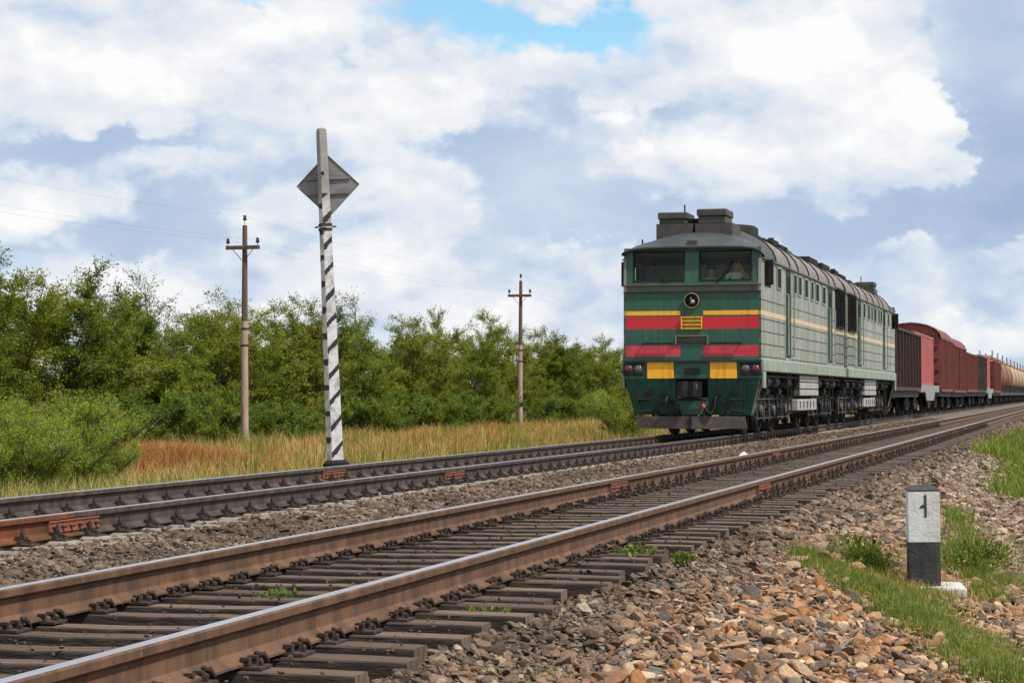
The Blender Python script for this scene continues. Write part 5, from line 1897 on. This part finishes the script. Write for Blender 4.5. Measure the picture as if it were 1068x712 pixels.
def plant_mesh(seed, H, W, stems, limbs, twigs, leaves, lsize, low=0.1, droop=0.0, bare_top=0.0, spread=0.35, limb_len=0.55, rise=(10, 60), clump=0.12):
    """stem-limb-twig skeleton with a leaf cluster on every twig; returns wood tubes and leaf quads"""
    r = np.random.default_rng(seed)
    wood = MB()
    P, D, LS = [], [], []

    def unit(az, el):
        return np.array([math.cos(az) * math.cos(el), math.sin(az) * math.cos(el), math.sin(el)])
    for s in range(stems):
        az = r.uniform(0, 2 * math.pi)
        reach = r.uniform(0.3, 1.0) * W * 0.5 * spread * (2 if stems > 2 else 1)
        hh = H * r.uniform(0.78, 1.0) if s else H
        n = 8
        pts = []
        for i in range(n):
            t = i / (n - 1)
            off = unit(az, 0) * reach * t ** 1.2 + np.array([r.normal(0, 0.05), r.normal(0, 0.05), 0]) * (1 if i else 0) * H * 0.22
            pts.append(np.array([0, 0, hh * t - (0.15 if i == 0 else 0)]) + off + unit(az, 0) * 0.12 * (stems > 1))
        rad = 0.030 * H ** 0.85 / (stems ** 0.45)
        wood.tube([tuple(p) for p in pts], [max(rad * (1 - 0.9 * i / (n - 1)), 0.012) for i in range(n)], BARK, 6)
        pts = np.array(pts)
        for l in range(limbs):
            t = low + (0.99 - low) * (l + r.uniform(0, 1)) / limbs
            j = min(int(t * (n - 1)), n - 2)
            p0 = pts[j] + (pts[j + 1] - pts[j]) * (t * (n - 1) - j)
            az2 = r.uniform(0, 2 * math.pi)
            el = R(r.uniform(*rise))
            ll = W * limb_len * (1.08 - 0.72 * t) * r.uniform(0.55, 1.1)
            k = 5
            lp = [p0]
            d = unit(az2, el)
            for q in range(k):
                d = d + np.array([r.normal(0, 0.16), r.normal(0, 0.16), r.normal(0, 0.12) - droop * q * 0.12])
                d /= np.linalg.norm(d)
                lp.append(lp[-1] + d * ll / k)
            r0 = max(rad * (1 - t) * 0.6, 0.012)
            wood.tube([tuple(p) for p in lp], [r0 * (1 - 0.8 * q / k) for q in range(k + 1)], BARK, 5)
            lp = np.array(lp)
            sparse = 1.0 if t < 1 - bare_top else 0.45
            for q in range(twigs):
                tt = r.uniform(0.18, 1.0)
                j = min(int(tt * k), k - 1)
                b0 = lp[j] + (lp[j + 1] - lp[j]) * (tt * k - j)
                td = unit(r.uniform(0, 2 * math.pi), R(r.uniform(-25, 65))) * 0.75 + (lp[j + 1] - lp[j]) / (np.linalg.norm(lp[j + 1] - lp[j]) + 1e-9) * 0.6 + np.array([0, 0, -droop * 0.5])
                td /= np.linalg.norm(td)
                tl = r.uniform(0.25, 0.65) * (0.55 + 0.09 * H)
                e = b0 + td * tl + np.array([0, 0, -droop * 0.12 * tl])
                wood.bar(tuple(b0), tuple(e), 0.007, BARK, 3, r1=0.003, caps=False)
                m = max(3, int(leaves * sparse * r.uniform(0.6, 1.3)))
                u = r.uniform(0.08, 1.08, m)
                base = b0[None] + (e - b0)[None] * u[:, None] + r.normal(0, clump * tl, (m, 3))
                dd = td[None] * 0.7 + r.normal(0, 0.55, (m, 3)) + np.array([0, 0, -0.12 - droop * 0.5])
                dd /= np.linalg.norm(dd, axis=1)[:, None]
                P.append(base)
                D.append(dd)
                LS.append(r.uniform(0.65, 1.25, m) * lsize)
    P, D, LS = np.concatenate(P), np.concatenate(D), np.concatenate(LS)
    P[:, 2] = np.maximum(P[:, 2], 0.03)
    N = r.normal(size=P.shape) * 0.8 + np.array([0, 0, 1.0])
    V = quads_np(P, D, N, LS, LS * 0.36)
    return wood, V


def plant(name, leafmaterial, crown, stem, **kw):
    ro = empty(name)
    wood, V = plant_mesh(**kw)
    wood.build(stem, ro)
    n = len(V) // 4
    np_mesh(crown, V, np.arange(4 * n), np.full(n, 4), [leafmaterial], parent=ro)
    return ro


def recolor(root, m):
    for ch in root.children:
        if ch.name.split('.')[0] in ('crown', 'foliage'):
            ch.data = ch.data.copy()
            ch.data.materials[0] = m


TREES = [
    plant('tree', LEAF, 'crown', 'trunk', seed=1, H=6.4, W=6.0, stems=3, limbs=17, twigs=15, leaves=44, lsize=0.125, low=0.07, bare_top=0.16),
    plant('tree', LEAF_DARK, 'crown', 'trunk', seed=2, H=6.2, W=5.4, stems=3, limbs=16, twigs=15, leaves=46, lsize=0.125, low=0.06, bare_top=0.1),
    plant('tree', LEAF_LIGHT, 'crown', 'trunk', seed=3, H=5.8, W=5.8, stems=4, limbs=14, twigs=14, leaves=44, lsize=0.120, low=0.05, droop=0.35, bare_top=0.1),
    plant('tree', LEAF, 'crown', 'trunk', seed=4, H=6.0, W=6.4, stems=4, limbs=14, twigs=14, leaves=44, lsize=0.125, low=0.05, droop=0.2, bare_top=0.2),
    plant('tree', LEAF_DARK, 'crown', 'trunk', seed=5, H=6.9, W=4.6, stems=2, limbs=20, twigs=11, leaves=19, lsize=0.115, low=0.2, bare_top=0.6, rise=(20, 70)),
]
USED = set()


def put_plant(protos, k, x, y, s, rz, label, cat, group, sz=None, name=None):
    p = protos[k]
    if id(p) in USED:
        o = copy_tree(p)
    else:
        o = p
        USED.add(id(p))
    o.location = (x, y, gz(x) - 0.03)
    o.rotation_euler = (0, 0, rz)
    o.scale = (s, s, sz or s)
    tag(o, label, cat, group)
    return o


KIND = ['broad green elm like tree', 'dense dark green tree', 'light green drooping willow like tree', 'wide olive green tree', 'thin bare topped tree with see through crown']
# front row of the shelter belt: (photo column, distance from the track side, prototype, scale, height, words for the label)
ROW = [
    (-40, -31, 1, 1.05, 0.86, 'at the border above the near bushes'), (14, -31.5, 0, 1.05, 0.84, 'towering at the border above the near bushes'), (62, -32, 1, 1.05, 0.86, 'directly above the near bushes'),
    (108, -31, 0, 1.0, 0.78, 'just past the near bushes'), (140, -33.5, 1, 1.0, 0.82, 'behind the gap beside the near bushes'), (166, -36, 4, 1.02, 0.93, 'rising above its neighbours, sky showing through'), (190, -31.5, 2, 0.93, 0.76, 'over the rust coloured grass patch'),
    (222, -32, 3, 0.95, 0.86, 'just before the nearer telegraph pole'), (244, -38, 4, 0.97, 0.86, 'peeping out behind the nearer telegraph pole'), (262, -31, 2, 0.92, 0.86, 'right behind the nearer telegraph pole'), (292, -32, 0, 0.89, 0.87, 'between nearer telegraph pole and striped post'),
    (318, -30.5, 3, 0.87, 0.84, 'just before the striped post'), (346, -32, 1, 0.87, 0.86, 'right behind the striped post'), (375, -33, 4, 0.97, 0.90, 'just past the striped post'), (386, -31, 2, 0.89, 0.83, 'past the striped post above the dry grass'),
    (416, -32, 0, 0.89, 0.84, 'midway from striped post to farther pole, paler clumps below'), (446, -31, 3, 0.89, 0.83, 'second of the trees past the middle of the belt'), (478, -33, 0, 0.95, 0.97, 'taller round headed, short of the farther telegraph pole'), (486, -31, 2, 0.89, 0.81, 'in front of the taller round headed tree'),
    (512, -31.5, 3, 0.92, 0.88, 'just before the farther telegraph pole'), (540, -31, 0, 0.89, 0.84, 'right behind the farther telegraph pole'), (566, -32, 2, 0.92, 0.84, 'just past the farther telegraph pole'), (586, -31, 1, 0.89, 0.84, 'halfway from farther telegraph pole to locomotive'),
    (607, -32, 3, 0.92, 0.86, 'two trees short of the locomotive'), (624, -31, 2, 0.92, 0.86, 'next tree short of the locomotive'), (642, -32, 0, 0.92, 0.87, 'half hidden by the locomotive nose'),
]
for i, (px, X, k, s, hs, words) in enumerate(ROW):
    y = on_line(px, X)
    put_plant(TREES, k, X, y, s, i * 2.4, KIND[k] + ' ' + words, 'tree', 'shelter belt trees', sz=hs)
r_ = np.random.default_rng(3)
yy = 52.0
while yy < 250:
    X = -37.5 + r_.uniform(-1.5, 1.5)
    k = int(r_.choice([0, 1, 3, 1, 0]))
    s = r_.uniform(0.9, 1.08)
    put_plant(TREES, k, X, yy, s, r_.uniform(0, 6.28), 'green tree of the back row, mostly hidden behind the front trees', 'tree', 'back row of the shelter belt', sz=s * 0.80)
    yy += 4.4 + r_.uniform(-0.5, 1.3) + yy * 0.012
yy = 172.0
while yy < 300:
    put_plant(TREES, int(r_.choice([0, 2, 3])), -31 + r_.uniform(-1, 1), yy, 0.95, r_.uniform(0, 6.28), 'tree of the belt hidden behind the train', 'tree', 'trees behind the train')
    yy += 7.5

BUSHES = [
    plant('bush', LEAF_BUSH, 'foliage', 'stem', seed=21, H=1.9, W=2.8, stems=7, limbs=6, twigs=8, leaves=30, lsize=0.12, low=0.05, spread=0.9, limb_len=0.35),
    plant('bush', LEAF_LIGHT, 'foliage', 'stem', seed=22, H=1.7, W=2.6, stems=7, limbs=6, twigs=8, leaves=30, lsize=0.11, low=0.05, spread=0.9, limb_len=0.35),
]
NEARB = [
    plant('bush', LEAF_BRIGHT, 'foliage', 'stem', seed=31, H=1.75, W=2.0, stems=15, limbs=9, twigs=9, leaves=26, lsize=0.056, low=0.04, spread=1.0, limb_len=0.26, rise=(35, 80), clump=0.16),
    plant('bush', LEAF_BRIGHT, 'foliage', 'stem', seed=32, H=1.6, W=2.2, stems=14, limbs=9, twigs=9, leaves=26, lsize=0.056, low=0.04, spread=1.0, limb_len=0.28, rise=(30, 80), clump=0.16),
    plant('bush', LEAF_BRIGHT, 'foliage', 'stem', seed=33, H=1.7, W=2.1, stems=14, limbs=9, twigs=9, leaves=26, lsize=0.056, low=0.04, spread=1.0, limb_len=0.28, rise=(35, 80), clump=0.16),
]
UNDER = [(118, 0, 1.0, 'at the foot of the dark trees beside the near bushes'), (152, 0, 1.05, 'above the rust coloured grass patch'), (186, 0, 1.1, 'broad leaved, beside the rust coloured grass patch'), (212, 1, 0.9, 'short of the nearer telegraph pole'), (238, 0, 0.9, 'just before the nearer telegraph pole'),
         (275, 1, 0.85, 'just past the nearer telegraph pole'), (304, 0, 0.85, 'between nearer pole and striped post'), (330, 1, 0.85, 'just before the striped post'), (368, 0, 0.9, 'just past the striped post'), (392, 1, 0.9, 'second past the striped post'), (414, 0, 1.0, 'third past the striped post'),
         (438, 0, 1.05, 'tallest of the row, in mid belt'), (460, 1, 1.0, 'fourth before the farther telegraph pole'), (480, 0, 1.0, 'third before the farther telegraph pole'), (500, 0, 0.95, 'second before the farther telegraph pole'), (522, 1, 0.9, 'just before the farther telegraph pole'), (556, 0, 0.95, 'just past the farther telegraph pole'),
         (580, 1, 0.9, 'second past the farther telegraph pole'), (602, 0, 0.95, 'third past the farther telegraph pole'), (622, 1, 0.9, 'behind the bright bush by the locomotive')]
for i, (px, k, s, words) in enumerate(UNDER):
    X = -27.9 - 0.5 * (i % 3)
    put_plant(BUSHES, k, X, on_line(px, X), s * 0.95, i * 1.7, ('grey green' if k == 0 else 'light green') + ' low bush ' + words, 'bush', 'undergrowth bushes')
NB = [(6, -17.4, 1, 0.77, 'tall feathery bush cut by the border beyond the rails'), (40, -17.0, 0, 0.77, 'yellowish green feathery bush rising over the shiny rail'), (62, -17.6, 2, 0.79, 'bright feathery bush in the middle of the near clump'), (88, -17.2, 1, 0.63, 'last feathery bush of the near clump, beside the rust coloured grass'), (20, -20.0, 2, 0.98, 'feathery bush standing second row in the near clump'), (56, -20.4, 0, 0.95, 'feathery bush half hidden behind the near clump'), (-22, -18.4, 0, 0.85, 'feathery bush just outside the border'), (84, -20.6, 2, 0.77, 'feathery bush at the back end of the near clump')]
for i, (px, X, k, s, lab) in enumerate(NB):
    put_plant(NEARB, k, X, on_line(px, X), s, i * 2.1, lab, 'bush', 'near bushes')
pb = put_plant(NEARB, 0, -16.0, on_line(650, -16.0), 1.1, 0.5, 'bright yellow green bush beside the locomotive nose', 'bush', None)


# ------------------------------------------------------------------ grasses
def blades(name, x, y, hgt, wid, mats, lean=0.35, seed=1, z=None):
    r = np.random.default_rng(seed)
    n = len(x)
    z = gz_np(x) if z is None else z
    P = np.stack([x, y, z - 0.02], 1)
    a = r.uniform(0, 2 * np.pi, n)
    d = np.stack([np.cos(a), np.sin(a), np.zeros(n)], 1)
    L = (np.abs(r.normal(0, lean, n)) * hgt)[:, None] * d
    s = np.stack([-np.sin(a), np.cos(a), np.zeros(n)], 1) * (wid * 0.5)[:, None]
    up = np.array([0, 0, 1.0])[None]
    m1 = P + up * (hgt * 0.55)[:, None] + L * 0.3
    t = P + up * (hgt * (1 - 0.2 * lean))[:, None] + L
    v = np.stack([P - s, P + s, m1 + s * 0.8, m1 - s * 0.8, t], 1).reshape(-1, 3)
    b0 = (np.arange(n) * 5)[:, None]
    loops = np.concatenate([b0 + np.array([[0, 1, 2, 3]]), b0 + np.array([[3, 2, 4]])], 1).ravel()
    sizes = np.tile([4, 3], n)
    return np_mesh(name, v, loops, sizes, mats)


def dry_patch(k, pos, c, g):
    n = k.noise(pos, 0.16, 4, 0.6).outputs['Fac']
    n2 = k.noise(pos, 0.5, 4, 0.6).outputs['Fac']
    c = k.mix(k.smooth(n, 0.47, 0.64), c, k.v('MULTIPLY', c, (0.98, 0.66, 0.48)))
    sp = k.n('ShaderNodeSeparateXYZ')
    k.put(sp.inputs[0], pos)
    near = k.m('MULTIPLY', k.smooth(k.m('ADD', sp.outputs[0], k.m('MULTIPLY', k.m('SUBTRACT', n2, 0.5), 5.0)), -21.0, -14.5), 0.55)
    c = k.mix(near, c, k.v('MULTIPLY', c, (0.82, 1.02, 0.86)))
    hsv = k.mix(k.m('MULTIPLY', k.smooth(n2, 0.50, 0.68), 0.55), c, (0.19, 0.195, 0.045))
    return hsv


DRY = island_mat('dry_grass_blade', [(0.0, (0.26, 0.130, 0.048)), (0.3, (0.44, 0.255, 0.098)), (0.55, (0.56, 0.37, 0.155)), (0.72, (0.46, 0.35, 0.125)), (0.84, (0.27, 0.26, 0.075)), (1.0, (0.66, 0.52, 0.26))], rough=0.8, translucent=0.25, trtint=(1.1, 0.98, 0.8), noise_amt=0.15, nscale=0.3, patch=dry_patch)
GRN = island_mat('green_grass_blade', [(0.0, (0.055, 0.095, 0.018)), (0.35, (0.105, 0.155, 0.026)), (0.6, (0.165, 0.205, 0.036)), (0.78, (0.25, 0.245, 0.065)), (1.0, (0.42, 0.33, 0.15))], rough=0.7, translucent=0.35, noise_amt=0.2, nscale=1.2)
g_ = np.random.default_rng(99)


def field(n, x0, x1, y0, y1, h0, h1, w, mat, name, label, pw=1.0, seed=1):
    x = g_.uniform(x0, x1, n)
    y = y0 + (y1 - y0) * g_.random(n) ** pw
    t = np.clip((y - y0) / (y1 - y0), 0, 1)
    hg = g_.uniform(h0, h1, n) * (0.45 + 0.75 * (np.sin(x * 1.3 + y * 0.35) * np.sin(y * 0.62 - x * 0.9) * 0.5 + 0.5)) * (0.8 + 0.4 * (np.sin(x * 3.1 - y * 1.7) * 0.5 + 0.5))
    ramp_ = np.clip((-11.4 - x) / 1.6, 0.25, 1.0)
    o = blades(name, x, y, hg * ramp_, w * (0.7 + 0.9 * t) * g_.uniform(0.7, 1.4, n), mat, 0.55, seed)
    tag(o, label, 'grass', kind='stuff')
    return o


field(170000, -30.5, -11.6, 34, 130, 0.28, 0.80, 0.015, [DRY], 'dry_grass', 'tall dry tan and rusty grass filling the strip between rails and trees', 1.15, 5)
field(45000, -34, -11.6, 125, 300, 0.5, 0.9, 0.05, [DRY], 'dry_grass', 'dry grass strip running on behind the train', 1.2, 6)
field(16000, -28, -12.2, 16, 34, 0.25, 0.7, 0.014, [DRY, ], 'dry_grass', 'dry grass beside the rails short of the near bushes', 1.0, 41)
# mound of rust coloured weeds beside the near bushes
nW = 26000
x = g_.normal(-20.5, 1.5, nW)
y = on_line(163, -20.5) + g_.normal(0, 1.9, nW)
RUSTW = island_mat('rusty_weed', [(0.0, (0.24, 0.095, 0.034)), (0.5, (0.38, 0.170, 0.062)), (1.0, (0.50, 0.29, 0.12))], rough=0.85, translucent=0.2, trtint=(1.1, 0.95, 0.8), noise_amt=0.3, nscale=0.8)
dd_ = ((x + 20.5) / 2.6) ** 2 + ((y - on_line(163, -20.5)) / 3.6) ** 2
k_ = dd_ < 1
x, y, dd_ = x[k_], y[k_], dd_[k_]
tag(blades('rusty_weeds', x, y, g_.uniform(0.5, 1.0, len(x)) * (1.05 - 0.5 * dd_), g_.uniform(0.01, 0.022, len(x)), [RUSTW], 0.45, 18), 'rounded mound of rust coloured dry weeds beside the near bushes', 'weeds', kind='stuff')
# green seed stalks and weeds among the dry grass
nW = 16000
cx, cy = g_.uniform(-29, -12.2, 260), 36 + 90 * g_.random(260) ** 1.2
wi = g_.integers(0, 260, nW)
x = cx[wi] + g_.normal(0, 0.35, nW)
y = cy[wi] + g_.normal(0, 0.5, nW)
tag(blades('weeds', x, y, g_.uniform(0.3, 0.95, nW), g_.uniform(0.012, 0.03, nW), [GRN], 0.3, 8), 'scattered green weeds among the dry grass', 'weeds', kind='stuff')
MIXG = island_mat('mixed_grass_blade', [(0.0, (0.10, 0.145, 0.025)), (0.35, (0.17, 0.20, 0.045)), (0.6, (0.27, 0.25, 0.08)), (0.8, (0.40, 0.32, 0.13)), (1.0, (0.50, 0.40, 0.20))], rough=0.8, translucent=0.25, trtint=(1.1, 1.05, 0.7), noise_amt=0.2, nscale=1.0)
nW = 7000
x = g_.normal(-14.4, 1.5, nW)
y = g_.uniform(27, 34.5, nW)
k_ = (x < -12.2)
x, y = x[k_], y[k_]
tag(blades('green_grass', x, y, g_.uniform(0.3, 0.8, len(x)), g_.uniform(0.010, 0.02, len(x)), [MIXG], 0.5, 9), 'rank green grass at the foot of the near bushes', 'grass', kind='stuff')

# green strip on the gravel bank by the distance post
pts = []


def strip(n, ax, ay, bx, by, sp, hmax):
    t = g_.random(n)
    x = ax + (bx - ax) * t + g_.normal(0, sp, n)
    y = ay + (by - ay) * t + g_.normal(0, sp * 2.2, n)
    # clumpy: keep blades near random clump centres
    c = np.sin(x * 6 + y * 1.7) * np.sin(y * 2.6 - x * 4) + g_.normal(0, 0.4, n)
    k = (c > -0.62) & ~((x > -1.56) & (x < -0.86) & (y > 16.85) & (y < 17.42))
    pts.append((x[k], y[k], g_.uniform(0.35, 1.0, k.sum()) * hmax))


strip(15000, -2.10, 16.9, -1.05, 14.6, 0.11, 0.13)
strip(16000, -1.10, 14.8, -0.35, 12.6, 0.12, 0.15)
strip(4000, -1.5, 16.7, -1.0, 15.0, 0.13, 0.12)
strip(7000, -0.45, 13.5, -0.10, 11.0, 0.14, 0.16)
strip(1500, -1.50, 17.1, -1.1, 16.6, 0.12, 0.12)
strip(1200, -1.95, 18.0, -1.55, 17.2, 0.08, 0.20)
strip(7000, -0.98, 18.3, -1.15, 21.5, 0.11, 0.17)
strip(3500, -0.78, 17.2, -0.62, 18.8, 0.10, 0.15)
strip(1500, -1.10, 21.0, -1.45, 26.0, 0.10, 0.25)
strip(700, -0.5, 19.0, -0.8, 24.0, 0.3, 0.2)
strip(9000, -1.75, 46, -1.3, 78, 0.30, 0.38)
strip(4000, -1.0, 32, -1.15, 47, 0.22, 0.26)
strip(500, -2.9, 8.6, -2.3, 9.0, 0.12, 0.06)
strip(420, -1.9, 8.6, -1.2, 9.2, 0.25, 0.07)
x, y, hh = (np.concatenate([p[i] for p in pts]) for i in range(3))
tag(blades('green_grass', x, y, hh, g_.uniform(0.004, 0.010, len(x)) * (1 + (y > 26) * 2.0), [GRN], 0.55, 12), 'green grass growing across the gravel bank beside the distance post', 'grass', kind='stuff')
nD = 5000
x = g_.normal(-1.25, 0.30, nD)
y = g_.normal(17.9, 1.3, nD)
tag(blades('dry_grass', x, y, g_.uniform(0.04, 0.14, nD), g_.uniform(0.003, 0.007, nD), [DRY], 0.6, 14), 'straw coloured grass round the foot of the distance post', 'grass', kind='stuff')


nW = 34000
x = g_.uniform(0.45, 7, nW)
y = 4 + 90 * g_.random(nW) ** 1.2
tag(blades('verge_grass', x, y, g_.uniform(0.06, 0.28, nW), g_.uniform(0.008, 0.018, nW), [MIXG], 0.5, 44), 'short mixed grass of the verge at the foot of the gravel bank', 'grass', kind='stuff')


# small weeds rooted in the track
def weed(name, seed, n=60, rad=0.12, hgt=0.16, mat=GRN):
    r = np.random.default_rng(seed)
    wood = MB()
    P, D, LS = [], [], []
    for i in range(n):
        az, el = r.uniform(0, 2 * math.pi), R(r.uniform(15, 80))
        d = np.array([math.cos(az) * math.cos(el), math.sin(az) * math.cos(el), math.sin(el)])
        b0 = np.array([r.normal(0, rad * 0.5), r.normal(0, rad * 0.5), 0])
        wood.tube([(0, 0, -0.02), tuple(b0 * 0.6), tuple(b0 + d * hgt)], 0.0025, mat, 3)
        for q in range(5):
            P.append(b0 + d * hgt * r.uniform(0.1, 0.9))
            dd = d * 0.6 + r.normal(0, 0.5, 3)
            D.append(dd / np.linalg.norm(dd))
            LS.append(r.uniform(0.03, 0.065))
    P, D, LS = np.array(P), np.array(D), np.array(LS)
    V = quads_np(P, D, r.normal(size=P.shape) * 0.6 + np.array([0, 0, 1.0]), LS, LS * 0.5)
    for q in range(len(V) // 4):
        wood.add(V[q * 4:q * 4 + 4], [(0, 1, 2, 3)], mat)
    return wood.build(name)


for px, X, sc, lab, m in ((290, -4.35, 0.8, 'low yellow green weed between the rails of the near track', GRN), (666, -3.02, 1.0, 'small green weed at the sleeper ends beside the gravel side rail', GRN), (513, -2.95, 0.8, 'tiny green weed under the gravel side rail', GRN), (712, -2.65, 0.55, 'tiny pale weed where the sleepers meet the gravel', GRN)):
    o = weed('weed', int(px), mat=m)
    o.location = (X, on_line(px, X), gz(X) + 0.02)
    o.scale = (sc,) * 3
    tag(o, lab, 'weed')
for ax, ay, lab in ((-1.75, 17.3, 'leafy pale green weed left beside the distance post slab'), (-1.0, 18.9, 'leafy weed close behind the distance post'), (-0.92, 20.3, 'tall leafy weed further behind the distance post')):
    o = weed('weed', int(ay * 100), 90, 0.18, 0.26)
    o.location = (ax, ay, gz(ax))
    tag(o, lab, 'weed')
